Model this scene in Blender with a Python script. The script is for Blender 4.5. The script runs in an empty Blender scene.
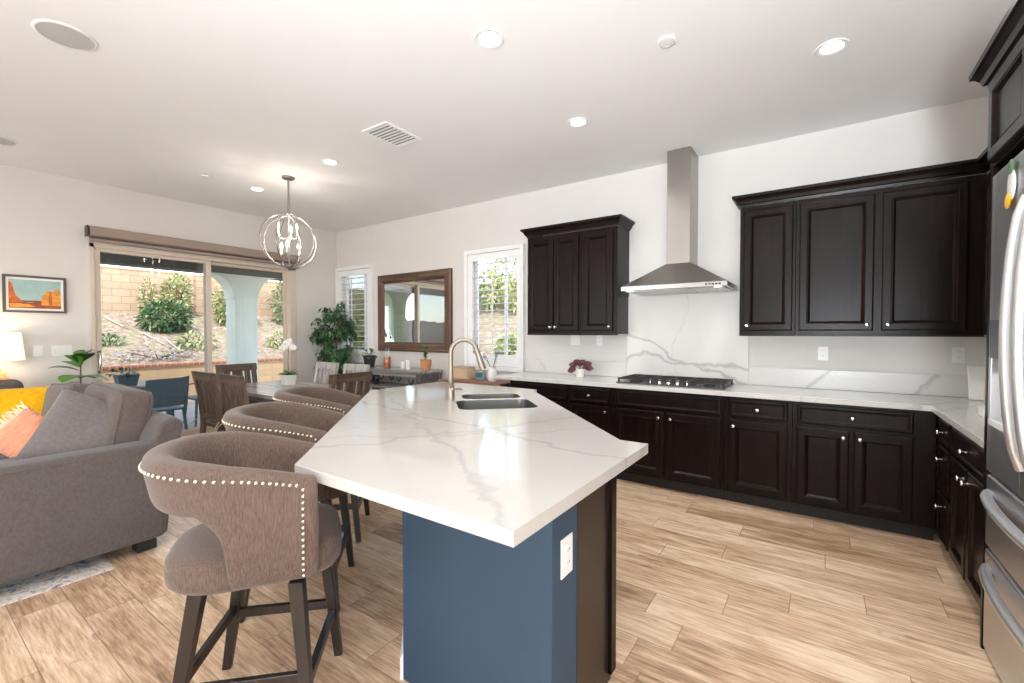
import bpy, bmesh, math, random
from mathutils import Vector, Matrix
PI = math.pi
S = bpy.context.scene
COL = S.collection
R = math.radians

# ---------------------------------------------------------------- camera, sky, light, exposure
cam_d = bpy.data.cameras.new('camera')
cam_d.sensor_width = 36.0
cam_d.lens = 447.0 / 1024.0 * 36.0
cam_d.clip_start = 0.02
cam_d.clip_end = 400
cam = bpy.data.objects.new('camera', cam_d)
COL.objects.link(cam)
cam.location = (0, 0, 1.395)
cam.rotation_euler = (R(90 - 1.2), 0, R(34.6))
S.camera = cam
S.view_settings.view_transform = 'Standard'
S.view_settings.look = 'None'
S.view_settings.gamma = 1
S.view_settings.use_curve_mapping = False
S.view_settings.exposure = 0.38
try:
    S.cycles.use_denoising = True
    S.cycles.max_bounces = 14
    S.cycles.diffuse_bounces = 9
    S.cycles.glossy_bounces = 5
    S.cycles.transparent_max_bounces = 16
    S.cycles.sample_clamp_indirect = 6
except Exception:
    pass

world = bpy.data.worlds.new('sky')
S.world = world
world.use_nodes = True
wn = world.node_tree
for n in list(wn.nodes):
    wn.nodes.remove(n)
wo = wn.nodes.new('ShaderNodeOutputWorld')
wb = wn.nodes.new('ShaderNodeBackground')
ws = wn.nodes.new('ShaderNodeTexSky')
ws.sky_type = 'NISHITA'
ws.sun_disc = False
ws.sun_elevation = R(42)
ws.sun_rotation = R(120)
ws.altitude = 200
ws.dust_density = 0.6
wh = wn.nodes.new('ShaderNodeHueSaturation')
wh.inputs['Saturation'].default_value = 0.62
wn.links.new(ws.outputs[0], wh.inputs['Color'])
wn.links.new(wh.outputs[0], wb.inputs[0])
wb.inputs[1].default_value = 0.62
wn.links.new(wb.outputs[0], wo.inputs[0])

def lamp(name, kind, loc, rot, energy, color=(1, 1, 1), **kw):
    d = bpy.data.lights.new(name, kind)
    d.energy = energy
    d.color = color
    for k, v in kw.items():
        setattr(d, k, v)
    o = bpy.data.objects.new(name, d)
    COL.objects.link(o)
    o.location = loc
    o.rotation_euler = rot
    return o

# sun over the roof from behind the camera, shining on the hillside
lamp('sun', 'SUN', (0, 0, 20), (R(31), 0, R(45)), 3.3, (1.0, 0.97, 0.92), angle=R(0.6))
# added area lamps: fill light set in window openings put behind the camera
lamp('added_window_fill', 'AREA', (-4.8, -4.30, 1.45), (R(122), 0, 0), 70, (0.84, 0.92, 1.0),
     shape='RECTANGLE', size=3.0, size_y=2.1)
lamp('added_window_fill', 'AREA', (1.33, -2.3, 1.45), (R(122), 0, R(90)), 90, (0.84, 0.92, 1.0),
     shape='RECTANGLE', size=2.6, size_y=2.1)
# added fill spot aimed at the ceiling from behind the camera
lamp('added_ceiling_spot', 'SPOT', (.25, -2.4, 1.2), (R(136), 0, R(2)), 1220, (.86, .935, 1.0), spot_size=R(122), spot_blend=1.0, shadow_soft_size=.35)
# sampling portal: sky light enters by the sliding door
dp = lamp('door_portal', 'AREA', (-6.95, 2.65, 1.2), (R(90), 0, R(-90)), 1, shape='RECTANGLE', size=2.4, size_y=2.4)
dp.data.cycles.is_portal = True

# ---------------------------------------------------------------- helpers
class MB:
    """collects faces of one mesh"""
    def __init__(s):
        s.v = []; s.f = []; s.m = []
    def add(s, vs, fs, mi=0):
        b = len(s.v)
        s.v += [tuple(p) for p in vs]
        for f in fs:
            s.f.append([i + b for i in f]); s.m.append(mi)
        return s
    def box(s, x0, x1, y0, y1, z0, z1, mi=0):
        if x0 > x1: x0, x1 = x1, x0
        if y0 > y1: y0, y1 = y1, y0
        if z0 > z1: z0, z1 = z1, z0
        return s.add([(x0,y0,z0),(x1,y0,z0),(x1,y1,z0),(x0,y1,z0),(x0,y0,z1),(x1,y0,z1),(x1,y1,z1),(x0,y1,z1)],
              [(0,3,2,1),(4,5,6,7),(0,1,5,4),(1,2,6,5),(2,3,7,6),(3,0,4,7)], mi)
    def frustum(s, a, za, b, zb, mi=0):
        (ax0,ax1,ay0,ay1), (bx0,bx1,by0,by1) = a, b
        return s.add([(ax0,ay0,za),(ax1,ay0,za),(ax1,ay1,za),(ax0,ay1,za),(bx0,by0,zb),(bx1,by0,zb),(bx1,by1,zb),(bx0,by1,zb)],
              [(0,3,2,1),(4,5,6,7),(0,1,5,4),(1,2,6,5),(2,3,7,6),(3,0,4,7)], mi)
    def prism(s, poly, z0, z1, mi=0):
        n = len(poly)
        vs = [(x,y,z0) for x,y in poly] + [(x,y,z1) for x,y in poly]
        fs = [tuple(reversed(range(n))), tuple(range(n, 2*n))]
        fs += [(i, (i+1)%n, n+(i+1)%n, n+i) for i in range(n)]
        return s.add(vs, fs, mi)
    def bar(s, p, q, w, h=None, mi=0, up=(0,0,1)):
        h = h or w
        p = Vector(p); q = Vector(q); d = (q-p).normalized()
        u = Vector(up)
        if abs(d.dot(u)) > .95: u = Vector((0,1,0)) if abs(d.y) < .9 else Vector((1,0,0))
        a = d.cross(u).normalized(); b = a.cross(d).normalized()
        vs = []
        for c in (p, q):
            for i, j in ((-1,-1),(1,-1),(1,1),(-1,1)):
                vs.append(c + a*(i*w/2) + b*(j*h/2))
        return s.add(vs, [(0,1,2,3),(7,6,5,4),(0,4,5,1),(1,5,6,2),(2,6,7,3),(3,7,4,0)], mi)
    def taper(s, p, q, w0, w1, mi=0, rot=0):
        """square leg from p to q, horizontal square ends"""
        vs = []
        for c, w in ((Vector(p), w0), (Vector(q), w1)):
            for k in range(4):
                a = rot + PI/4 + k*PI/2
                vs.append((c.x + w*.7071*math.cos(a), c.y + w*.7071*math.sin(a), c.z))
        return s.add(vs, [(0,3,2,1),(4,5,6,7),(0,1,5,4),(1,2,6,5),(2,3,7,6),(3,0,4,7)], mi)
    def tube(s, pts, r, n=10, closed=False, mi=0, cap=True):
        pts = [Vector(p) for p in pts]; m = len(pts)
        rs = r if isinstance(r, (list, tuple)) else [r]*m
        t0 = (pts[1]-pts[0]).normalized()
        u = Vector((0,0,1)) if abs(t0.z) < .9 else Vector((1,0,0))
        a = t0.cross(u).normalized()
        vs = []
        for i, p in enumerate(pts):
            if closed: t = (pts[(i+1)%m]-pts[i-1]).normalized()
            else: t = (pts[min(i+1,m-1)]-pts[max(i-1,0)]).normalized()
            a = (a - t*a.dot(t)).normalized(); b = t.cross(a)
            for k in range(n):
                th = 2*PI*k/n
                vs.append(p + (a*math.cos(th) + b*math.sin(th))*rs[i])
        fs = []
        for i in range(m if closed else m-1):
            for k in range(n):
                j = (i+1) % m
                fs.append((i*n+k, i*n+(k+1)%n, j*n+(k+1)%n, j*n+k))
        if cap and not closed:
            fs.append(tuple(reversed(range(n)))); fs.append(tuple((m-1)*n+k for k in range(n)))
        return s.add(vs, fs, mi)
    def lathe(s, prof, c=(0,0,0), n=24, mi=0, axis='z', cap=True):
        vs = []; m = len(prof)
        for r, z in prof:
            for k in range(n):
                th = 2*PI*k/n; x, y = r*math.cos(th), r*math.sin(th)
                if axis == 'z': p = (x, y, z)
                elif axis == 'y': p = (x, z, -y)
                else: p = (z, x, y)
                vs.append((p[0]+c[0], p[1]+c[1], p[2]+c[2]))
        fs = []
        for i in range(m-1):
            for k in range(n):
                fs.append((i*n+k, i*n+(k+1)%n, (i+1)*n+(k+1)%n, (i+1)*n+k))
        if cap:
            fs.append(tuple(reversed(range(n)))); fs.append(tuple((m-1)*n+k for k in range(n)))
        return s.add(vs, fs, mi)
    def ball(s, c, rx, ry=None, rz=None, n=12, m=8, mi=0):
        ry = ry or rx; rz = rz or rx
        vs = [(c[0],c[1],c[2]-rz)]
        for i in range(1, m):
            ph = -PI/2 + PI*i/m
            for k in range(n):
                th = 2*PI*k/n
                vs.append((c[0]+rx*math.cos(ph)*math.cos(th), c[1]+ry*math.cos(ph)*math.sin(th), c[2]+rz*math.sin(ph)))
        vs.append((c[0],c[1],c[2]+rz))
        fs = [(0, 1+(k+1)%n, 1+k) for k in range(n)]
        for i in range(m-2):
            for k in range(n):
                a = 1+i*n
                fs.append((a+k, a+(k+1)%n, a+n+(k+1)%n, a+n+k))
        t = len(vs)-1; a = 1+(m-2)*n
        fs += [(a+k, a+(k+1)%n, t) for k in range(n)]
        return s.add(vs, fs, mi)
    def rings(s, x0, x1, z0, z1, prof, mi=0):
        """front panel facing -y: concentric rectangles (inset, y)"""
        vs = []
        for d, y in prof:
            vs += [(x0+d,y,z0+d),(x1-d,y,z0+d),(x1-d,y,z1-d),(x0+d,y,z1-d)]
        fs = []
        for i in range(len(prof)-1):
            for k in range(4):
                fs.append((i*4+k, i*4+(k+1)%4, (i+1)*4+(k+1)%4, (i+1)*4+k))
        e = (len(prof)-1)*4
        fs.append((e,e+1,e+2,e+3)); fs.append((3,2,1,0))
        return s.add(vs, fs, mi)
    def sweep(s, prof, path, mi=0, closed_prof=True):
        """profile (offset outward, z) swept along plan path [(x,y)...] with mitred corners; outward = right of travel"""
        n = len(path); m = len(prof); vs = []
        for i in range(n):
            p = Vector(path[i])
            d0 = (Vector(path[i])-Vector(path[i-1])).normalized() if i > 0 else None
            d1 = (Vector(path[i+1])-Vector(path[i])).normalized() if i < n-1 else None
            if d0 is None: d0 = d1
            if d1 is None: d1 = d0
            n0 = Vector((d0.y,-d0.x)); n1 = Vector((d1.y,-d1.x))
            b = (n0+n1).normalized(); k = 1/max(.2, b.dot(n0))
            for o, z in prof:
                q = p + b*(o*k); vs.append((q.x, q.y, z))
        fs = []
        for i in range(n-1):
            for k in range(m):
                fs.append((i*m+k, i*m+(k+1)%m, (i+1)*m+(k+1)%m, (i+1)*m+k))
        fs.append(tuple(range(m))); fs.append(tuple(reversed([(n-1)*m+k for k in range(m)])))
        return s.add(vs, fs, mi)
    def build(s, name, mats, parent=None, smooth=False, bevel=0, seg=2, loc=None, rot=None, subsurf=0, recalc=True, angle=40):
        me = bpy.data.meshes.new(name)
        me.from_pydata([tuple(v) for v in s.v], [], s.f)
        if not isinstance(mats, (list, tuple)): mats = [mats]
        for m in mats: me.materials.append(m)
        for p, mi in zip(me.polygons, s.m): p.material_index = mi
        if recalc:
            bm = bmesh.new(); bm.from_mesh(me)
            bmesh.ops.recalc_face_normals(bm, faces=bm.faces[:])
            bm.to_mesh(me); bm.free()
        if smooth:
            for p in me.polygons: p.use_smooth = True
            if smooth != 'all':
                try: me.set_sharp_from_angle(angle=R(angle))
                except Exception: pass
        o = bpy.data.objects.new(name, me); COL.objects.link(o)
        if loc: o.location = loc
        if rot: o.rotation_euler = rot
        if parent: o.parent = parent
        if bevel:
            b = o.modifiers.new('bevel', 'BEVEL'); b.width = bevel; b.segments = seg
            b.limit_method = 'ANGLE'; b.angle_limit = R(35)
        if subsurf:
            b = o.modifiers.new('smooth', 'SUBSURF'); b.levels = subsurf; b.render_levels = subsurf
        return o

def tag(o, label=None, cat=None, group=None, kind=None):
    if label: o['label'] = label
    if cat: o['category'] = cat
    if group: o['group'] = group
    if kind: o['kind'] = kind
    return o
def thing(name, label, cat, loc=(0,0,0), rz=0, group=None):
    o = bpy.data.objects.new(name, None); COL.objects.link(o)
    o.empty_display_size = .05
    o.location = loc; o.rotation_euler = (0, 0, rz)
    return tag(o, label, cat, group)
def struct(o):
    o['kind'] = 'structure'; return o
def sroot(name, loc=(0,0,0), rz=0):
    o = bpy.data.objects.new(name, None); COL.objects.link(o)
    o.location = loc; o.rotation_euler = (0,0,rz); o['kind'] = 'structure'
    return o
def copy_tree(o, parent=None):
    c = o.copy(); COL.objects.link(c)
    if parent: c.parent = parent
    for ch in o.children: copy_tree(ch, c)
    return c
def arc(c, r, a0, a1, n, plane='xz'):
    out = []
    for i in range(n+1):
        a = R(a0 + (a1-a0)*i/n); u, w = r*math.cos(a), r*math.sin(a)
        if plane == 'xz': out.append((c[0]+u, c[1], c[2]+w))
        elif plane == 'yz': out.append((c[0], c[1]+u, c[2]+w))
        else: out.append((c[0]+u, c[1]+w, c[2]))
    return out
def rrect(cx, cy, w, h, r, n=5):
    out = []
    for sx, sy, a0 in ((1,1,0),(-1,1,90),(-1,-1,180),(1,-1,270)):
        for i in range(n+1):
            a = R(a0+90*i/n)
            out.append((cx+sx*(w/2-r)+r*math.cos(a), cy+sy*(h/2-r)+r*math.sin(a)))
    return out
def rbox(mb, x0, x1, y0, y1, z0, z1, r, n=3):
    """box with all edges rounded"""
    bm = bmesh.new()
    bmesh.ops.create_cube(bm, size=1)
    for v in bm.verts:
        v.co = Vector(((x0+x1)/2+v.co.x*(x1-x0), (y0+y1)/2+v.co.y*(y1-y0), (z0+z1)/2+v.co.z*(z1-z0)))
    bmesh.ops.bevel(bm, geom=bm.edges[:], offset=r, segments=n, profile=.5, affect='EDGES')
    bm.verts.ensure_lookup_table(); bm.verts.index_update()
    mb.add([v.co[:] for v in bm.verts], [[v.index for v in f.verts] for f in bm.faces])
    bm.free(); return mb
def pillow(w, h, t, n=18, pinch=.12, seed=0, flat=.0):
    """soft cushion in the xz plane, thickness along y, centre at the origin"""
    rnd = random.Random(seed); mb = MB(); vs = []; idx = {}
    ph = [rnd.uniform(0, 6) for _ in range(6)]
    for side in (1, -1):
        for i in range(n+1):
            for j in range(n+1):
                edge = i in (0,n) or j in (0,n)
                if side == -1 and edge:
                    idx[(side,i,j)] = idx[(1,i,j)]; continue
                u = -1+2*i/n; v = -1+2*j/n
                k = 1-pinch*(u*u*v*v) ; e = (1-abs(u)**3.2)*(1-abs(v)**3.2)
                sag = 1-pinch*.45*(1-u*u)*(v*v) ; sag2 = 1-pinch*.45*(1-v*v)*(u*u)
                d = t/2*(max(0, e)**.5) + .006*math.sin(5*u+ph[0])*math.sin(4*v+ph[1])*e
                idx[(side,i,j)] = len(vs)
                vs.append((u*w/2*sag2, side*d, v*h/2*sag))
    fs = []
    for side in (1,-1):
        for i in range(n):
            for j in range(n):
                q = [idx[(side,i,j)], idx[(side,i+1,j)], idx[(side,i+1,j+1)], idx[(side,i,j+1)]]
                fs.append(q if side == -1 else q[::-1])
    return mb.add(vs, fs)
def leaf(mb, p, d, up, L, W, fold=.25, mi=0, seg=3, droop=.3):
    """one leaf blade from p along d"""
    d = Vector(d).normalized(); up = Vector(up)
    s = d.cross(up)
    if s.length < .05: s = d.cross(Vector((1,.3,0)))
    s.normalize(); nrm = s.cross(d).normalized()
    p = Vector(p); vs = []; fs = []
    prof = {1: [0,1,0], 2: [0,.9,.8,0], 3: [.06,.8,1,.55,0], 4: [.08,.62,.98,1,.7,0]}[seg]
    m = len(prof)
    for i, w in enumerate(prof):
        t = i/(m-1)
        c = p + d*(L*t) - Vector((0,0,1))*(droop*L*t*t)
        vs += [c + s*(W/2*w) + nrm*(fold*W/2*w), c, c - s*(W/2*w) + nrm*(fold*W/2*w)]
    for i in range(m-1):
        a = i*3
        fs += [(a,a+3,a+4,a+1),(a+1,a+4,a+5,a+2)]
    return mb.add(vs, fs, mi)
def foliage(mb, c, rad, n, L, W, rnd, mi_n=1, shell=.55, seg=1, droop=.3):
    for _ in range(n):
        while True:
            q = Vector((rnd.uniform(-1,1), rnd.uniform(-1,1), rnd.uniform(-1,1)))
            if shell < q.length <= 1 or (q.length <= 1 and rnd.random() < .25): break
        p = Vector((c[0]+q.x*rad[0], c[1]+q.y*rad[1], c[2]+q.z*rad[2]))
        d = (q + Vector((rnd.uniform(-.8,.8), rnd.uniform(-.8,.8), rnd.uniform(-.5,.8)))).normalized()
        k = rnd.uniform(.7, 1.25)
        leaf(mb, p, d, (rnd.uniform(-.4,.4), rnd.uniform(-.4,.4), 1), L*k, W*k, mi=rnd.randrange(mi_n), seg=seg, droop=droop)
    return mb

# ---------------------------------------------------------------- materials
def srgb(*c):
    return tuple(((x/255)/12.92 if x/255 <= .04045 else ((x/255+.055)/1.055)**2.4) for x in c)
class NT:
    def __init__(s, name):
        s.m = bpy.data.materials.new(name); s.m.use_nodes = True
        s.t = s.m.node_tree; s.n = s.t.nodes
        s.b = next(n for n in s.n if n.type == 'BSDF_PRINCIPLED')
        s.out = next(n for n in s.n if n.type == 'OUTPUT_MATERIAL')
        s._tc = None
    def L(s, a, b): s.t.links.new(a, b)
    def put(s, sock, v):
        if hasattr(v, 'is_output'): s.L(v, sock)
        else: sock.default_value = v
    def obj(s):
        if not s._tc: s._tc = s.n.new('ShaderNodeTexCoord')
        return s._tc.outputs['Object']
    def world(s):
        g = s.n.new('ShaderNodeNewGeometry'); return g.outputs['Position']
    def scale(s, v, sc, rot=(0,0,0)):
        m = s.n.new('ShaderNodeMapping'); s.L(v, m.inputs[0]); m.inputs['Scale'].default_value = sc
        m.inputs['Rotation'].default_value = rot; return m.outputs[0]
    def noise(s, v, sc=5, detail=3, rough=.5, dist=0, out='Fac'):
        n = s.n.new('ShaderNodeTexNoise'); s.L(v, n.inputs['Vector'])
        n.inputs['Scale'].default_value = sc; n.inputs['Detail'].default_value = detail
        n.inputs['Roughness'].default_value = rough; n.inputs['Distortion'].default_value = dist
        return n.outputs[out]
    def math(s, op, a, b=None, c=None):
        n = s.n.new('ShaderNodeMath'); n.operation = op
        s.put(n.inputs[0], a)
        if b is not None: s.put(n.inputs[1], b)
        if c is not None: s.put(n.inputs[2], c)
        return n.outputs[0]
    def vmath(s, op, a, b=None):
        n = s.n.new('ShaderNodeVectorMath'); n.operation = op
        s.put(n.inputs[0], a)
        if b is not None: s.put(n.inputs[1], b)
        return n.outputs['Value'] if op in ('DOT_PRODUCT','LENGTH','DISTANCE') else n.outputs[0]
    def sep(s, v):
        n = s.n.new('ShaderNodeSeparateXYZ'); s.L(v, n.inputs[0]); return n.outputs
    def comb(s, x, y, z):
        n = s.n.new('ShaderNodeCombineXYZ')
        for i, k in enumerate((x,y,z)): s.put(n.inputs[i], k)
        return n.outputs[0]
    def ramp(s, f, stops, interp='LINEAR'):
        n = s.n.new('ShaderNodeValToRGB'); s.put(n.inputs[0], f)
        e = n.color_ramp.elements; n.color_ramp.interpolation = interp
        while len(e) < len(stops): e.new(.5)
        for x, (p, c) in zip(e, stops):
            x.position = p; x.color = (*c, 1) if len(c) == 3 else c
        return n.outputs[0]
    def mix(s, f, a, b, mode='MIX'):
        n = s.n.new('ShaderNodeMix'); n.data_type = 'RGBA'; n.blend_type = mode
        s.put(n.inputs[0], f)
        for i, k in ((6,a),(7,b)):
            if isinstance(k, tuple) and len(k) == 3: k = (*k, 1)
            s.put(n.inputs[i], k)
        return n.outputs[2]
    def step(s, x, a, b):
        n = s.n.new('ShaderNodeMapRange'); n.interpolation_type = 'SMOOTHSTEP'
        s.put(n.inputs[0], x); n.inputs[1].default_value = a; n.inputs[2].default_value = b
        return n.outputs[0]
    def color(s, c): s.put(s.b.inputs['Base Color'], (*c, 1) if isinstance(c, tuple) and len(c) == 3 else c); return s
    def set(s, **k):
        for a, v in k.items(): s.put(s.b.inputs[a.replace('_',' ')], v)
        return s
    def bump(s, h, strength=.3, dist=.01):
        n = s.n.new('ShaderNodeBump'); n.inputs['Strength'].default_value = strength
        n.inputs['Distance'].default_value = dist; s.put(n.inputs['Height'], h)
        s.L(n.outputs[0], s.b.inputs['Normal']); return s

def plain(name, c, rough=.5, metal=0, var=.06, sc=8, bump=0, bsc=60, spec=.5, coat=0):
    t = NT(name)
    f = t.noise(t.obj(), sc, 3)
    lo = tuple(x*(1-var) for x in c); hi = tuple(min(1, x*(1+var)) for x in c)
    t.color(t.ramp(f, [(.3, lo), (.7, hi)])); t.set(Roughness=rough, Metallic=metal)
    t.b.inputs['Specular IOR Level'].default_value = spec
    if coat: t.set(Coat_Weight=coat)
    if bump: t.bump(t.noise(t.obj(), bsc, 2), bump, .003)
    return t.m
def fabric(name, c, stretch=(90,90,14), var=.22, bump=.25, sheen=.2):
    t = NT(name)
    f = t.noise(t.scale(t.obj(), stretch), 1, 4, .65)
    g = t.noise(t.obj(), 4, 2)
    fa = t.math('ADD', t.math('MULTIPLY', f, .8), t.math('MULTIPLY', g, .2))
    lo = tuple(x*(1-var*1.6) for x in c); hi = tuple(min(1, x*(1+var*1.4)) for x in c)
    t.color(t.ramp(fa, [(.32, lo), (.5, c), (.68, hi)])); t.set(Roughness=.9, Sheen_Weight=sheen)
    t.b.inputs['Specular IOR Level'].default_value = .15
    t.bump(t.noise(t.scale(t.obj(), (260,260,160)), 1, 2), bump, .002)
    return t.m
def wood(name, lo, mid, hi, axis='x', rough=.45, sc=1, coat=0):
    t = NT(name)
    k = {'x': (1.5,22,22), 'y': (22,1.5,22), 'z': (22,22,1.5)}[axis]
    f = t.noise(t.scale(t.obj(), tuple(q*sc for q in k)), 1, 5, .6, .6)
    t.color(t.ramp(f, [(.28, lo), (.5, mid), (.72, hi)])); t.set(Roughness=rough)
    if coat: t.set(Coat_Weight=coat, Coat_Roughness=.15)
    t.bump(f, .12, .003)
    return t.m
def steel(name, c=(.62,.60,.57), rough=.27, axis='x', var=.12):
    t = NT(name)
    k = {'x': (2,300,300), 'y': (300,2,300), 'z': (300,300,2)}[axis]
    f = t.noise(t.scale(t.obj(), k), 1, 2)
    t.color(c); t.set(Metallic=1.0)
    n = t.n.new('ShaderNodeMapRange'); t.L(f, n.inputs[0])
    n.inputs[3].default_value = rough*(1-var); n.inputs[4].default_value = rough*(1+var)
    t.L(n.outputs[0], t.b.inputs['Roughness'])
    return t.m
def glow(name, c, strength, base=(.8,.8,.8)):
    t = NT(name); t.color(base); t.set(Emission_Color=(*c,1), Emission_Strength=strength, Roughness=.5)
    return t.m
def pane(name, tint=(.96,.98,.98), refl=.9):
    t = NT(name)
    t.n.remove(t.b)
    fr = t.n.new('ShaderNodeFresnel'); fr.inputs[0].default_value = 1.45
    g = t.n.new('ShaderNodeBsdfGlossy'); g.inputs['Roughness'].default_value = .01
    tr = t.n.new('ShaderNodeBsdfTransparent'); tr.inputs[0].default_value = (*tint, 1)
    mx = t.n.new('ShaderNodeMixShader')
    t.L(t.math('MULTIPLY', fr.outputs[0], refl), mx.inputs[0])
    t.L(tr.outputs[0], mx.inputs[1]); t.L(g.outputs[0], mx.inputs[2]); t.L(mx.outputs[0], t.out.inputs[0])
    return t.m
def quartz(name, veins, seed=0.0, contour=.5, rough=.09, lo=(186,181,175), hi=(197,193,187)):
    """white slab with grey veins; veins: (nx,ny,nz,c, amp, width, strength) in world metres"""
    t = NT(name); p = t.world()
    ps = t.vmath('ADD', p, (seed, seed*1.7, seed*.6))
    warp = t.noise(ps, 2.2, 5, .55)
    wob = t.math('SUBTRACT', warp, .5)
    fade = t.noise(ps, 1.6, 2)
    tot = None
    c0 = t.noise(ps, .9, 6, .6, .7)
    cl = t.math('ABSOLUTE', t.math('SUBTRACT', c0, .47))
    v = t.math('MULTIPLY', t.math('SUBTRACT', 1.0, t.step(cl, 0, .010)), t.math('MULTIPLY', t.step(fade, .42, .62), contour))
    tot = v
    for nx, ny, nz, c, amp, w, st in veins:
        d = t.math('SUBTRACT', t.vmath('DOT_PRODUCT', p, (nx,ny,nz)), c)
        d = t.math('ABSOLUTE', t.math('ADD', d, t.math('MULTIPLY', wob, amp)))
        wv = t.math('ADD', w*.35, t.math('MULTIPLY', fade, w*1.3))
        q = t.math('SUBTRACT', 1.0, t.math('MINIMUM', 1.0, t.math('DIVIDE', d, wv)))
        q = t.math('MULTIPLY', t.math('POWER', q, .8), st)
        tot = t.math('MAXIMUM', tot, q)
    cloud = t.noise(ps, 3.0, 3)
    base = t.mix(cloud, srgb(*lo), srgb(*hi))
    t.color(t.mix(t.math('MINIMUM', 1.0, tot), base, srgb(150,146,144)))
    t.set(Roughness=rough); t.b.inputs['Specular IOR Level'].default_value = .55
    return t.m

def floor_mat():
    t = NT('wood_look_plank_floor'); p = t.world(); x, y, z = t.sep(p)
    W, Ln = .20, 1.02
    yr = t.math('DIVIDE', t.math('SUBTRACT', y, .185), W)
    row = t.math('FLOOR', yr)
    wn_ = t.n.new('ShaderNodeTexWhiteNoise'); wn_.noise_dimensions = '1D'; t.L(row, wn_.inputs['W'])
    xo = t.math('ADD', t.math('DIVIDE', x, Ln), t.math('MULTIPLY', wn_.outputs['Value'], 1.0))
    pid = t.math('FLOOR', xo)
    w2 = t.n.new('ShaderNodeTexWhiteNoise'); w2.noise_dimensions = '2D'; t.L(t.comb(row, pid, 0), w2.inputs['Vector'])
    rv = w2.outputs['Value']
    fy = t.math('FRACT', yr); fx = t.math('FRACT', xo)
    ey = t.math('MULTIPLY', t.math('MINIMUM', fy, t.math('SUBTRACT', 1.0, fy)), W)
    ex = t.math('MULTIPLY', t.math('MINIMUM', fx, t.math('SUBTRACT', 1.0, fx)), Ln)
    edge = t.math('MINIMUM', ey, ex)
    groove = t.math('SUBTRACT', 1.0, t.step(edge, .0008, .0028))
    sh = t.comb(t.math('MULTIPLY', rv, 37.0), t.math('MULTIPLY', rv, 19.0), 0)
    pv = t.vmath('ADD', p, sh)
    g1 = t.noise(t.scale(pv, (1.6, 16, 1)), 1, 6, .66, 1.0)
    g2 = t.noise(t.scale(pv, (7, 90, 1)), 1, 3, .6)
    g3 = t.noise(t.scale(pv, (2.4, 4.5, 1)), 1.3, 3, .55, .8)
    f = t.math('ADD', t.math('MULTIPLY', g1, .46), t.math('ADD', t.math('MULTIPLY', g2, .36), t.math('MULTIPLY', g3, .18)))
    f = t.math('ADD', f, t.math('MULTIPLY', t.math('SUBTRACT', rv, .5), .13))
    c = t.ramp(f, [(.32, srgb(126,96,72)), (.43, srgb(180,147,117)), (.51, srgb(211,179,147)), (.62, srgb(237,213,185))])
    kn = t.noise(t.scale(pv, (5, 14, 1)), 1, 4, .6, .5)
    c = t.mix(t.math('MULTIPLY', t.step(kn, .62, .74), .45), c, srgb(104,74,52))
    c = t.mix(t.math('MULTIPLY', groove, .6), c, srgb(92,70,54))
    t.color(c)
    t.put(t.b.inputs['Roughness'], t.math('ADD', .27, t.math('MULTIPLY', g1, .2)))
    t.bump(t.math('SUBTRACT', t.math('MULTIPLY', f, .3), groove), .25, .003)
    return t.m
def block_mat(name, c, mort, bw=.40, bh=.2, rough=.9):
    """split block wall courses in world metres along y (plane x = const)"""
    t = NT(name); p = t.world(); x, y, z = t.sep(p)
    b = t.n.new('ShaderNodeTexBrick'); t.L(t.comb(t.math('ADD', y, x), z, 0), b.inputs['Vector'])
    b.inputs['Scale'].default_value = 1; b.inputs['Brick Width'].default_value = bw; b.inputs['Row Height'].default_value = bh
    b.inputs['Mortar Size'].default_value = .008
    b.inputs['Color1'].default_value = (*c,1); b.inputs['Color2'].default_value = (*tuple(q*.86 for q in c),1)
    b.inputs['Mortar'].default_value = (*mort,1)
    t.color(t.mix(.12, b.outputs[0], t.noise(p, 14, 4, out='Color'), 'OVERLAY')); t.set(Roughness=rough)
    return t.m
def mulch_mat():
    t = NT('mulch_soil'); p = t.world()
    f = t.noise(p, 9, 6, .75); g = t.noise(p, 1.1, 3)
    c = t.ramp(f, [(.3, srgb(96,80,66)), (.5, srgb(158,136,114)), (.68, srgb(204,184,160))])
    t.color(t.mix(t.math('MULTIPLY', t.step(g, .5, .62), .35), c, srgb(140,138,92))); t.set(Roughness=1)
    t.bump(f, .8, .05)
    return t.m

M = {}
M['wall'] = plain('warm_white_wall_paint', srgb(220,216,212), .85, var=.012, sc=3, bump=.12, bsc=180, spec=.2)
M['ceiling'] = plain('ceiling_paint', srgb(239,239,239), .9, var=.008, sc=3, bump=.1, bsc=150, spec=.1)
M['trim'] = plain('white_trim_paint', srgb(240,240,240), .4, var=.01)
M['floor'] = floor_mat()
M['espresso'] = wood('espresso_cabinet', (.0058,.0030,.0024), (.0090,.0047,.0038), (.0145,.0080,.0064), 'z', .30, 1.2)
for n_ in M['espresso'].node_tree.nodes:
    if n_.type == 'BSDF_PRINCIPLED': n_.inputs['Specular IOR Level'].default_value = .15
M['espresso_side'] = wood('espresso_side_veneer', (.016,.010,.007), (.023,.0145,.010), (.032,.020,.014), 'z', .36, .8)
M['toe'] = plain('dark_toe_kick', (.006,.005,.005), .5)
M['nickel'] = steel('brushed_nickel_knob', (.80,.78,.75), .22)
M['steel'] = steel('stainless_steel', (.36,.34,.315), .30, 'z')
M['steel_x'] = steel('stainless_steel_band', (.45,.44,.42), .26, 'x')
M['sinksteel'] = steel('sink_steel', (.30,.295,.28), .32, 'x')
M['fridge'] = steel('fridge_steel', (.66,.66,.68), .36, 'y')
M['fridge_bar'] = steel('fridge_handle_steel', (.80,.81,.83), .42, 'z')
M['fridge_dark'] = plain('fridge_slate_grey', (.075,.08,.088), .35)
M['champagne'] = steel('champagne_faucet', (.40,.335,.275), .50, 'z')
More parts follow.
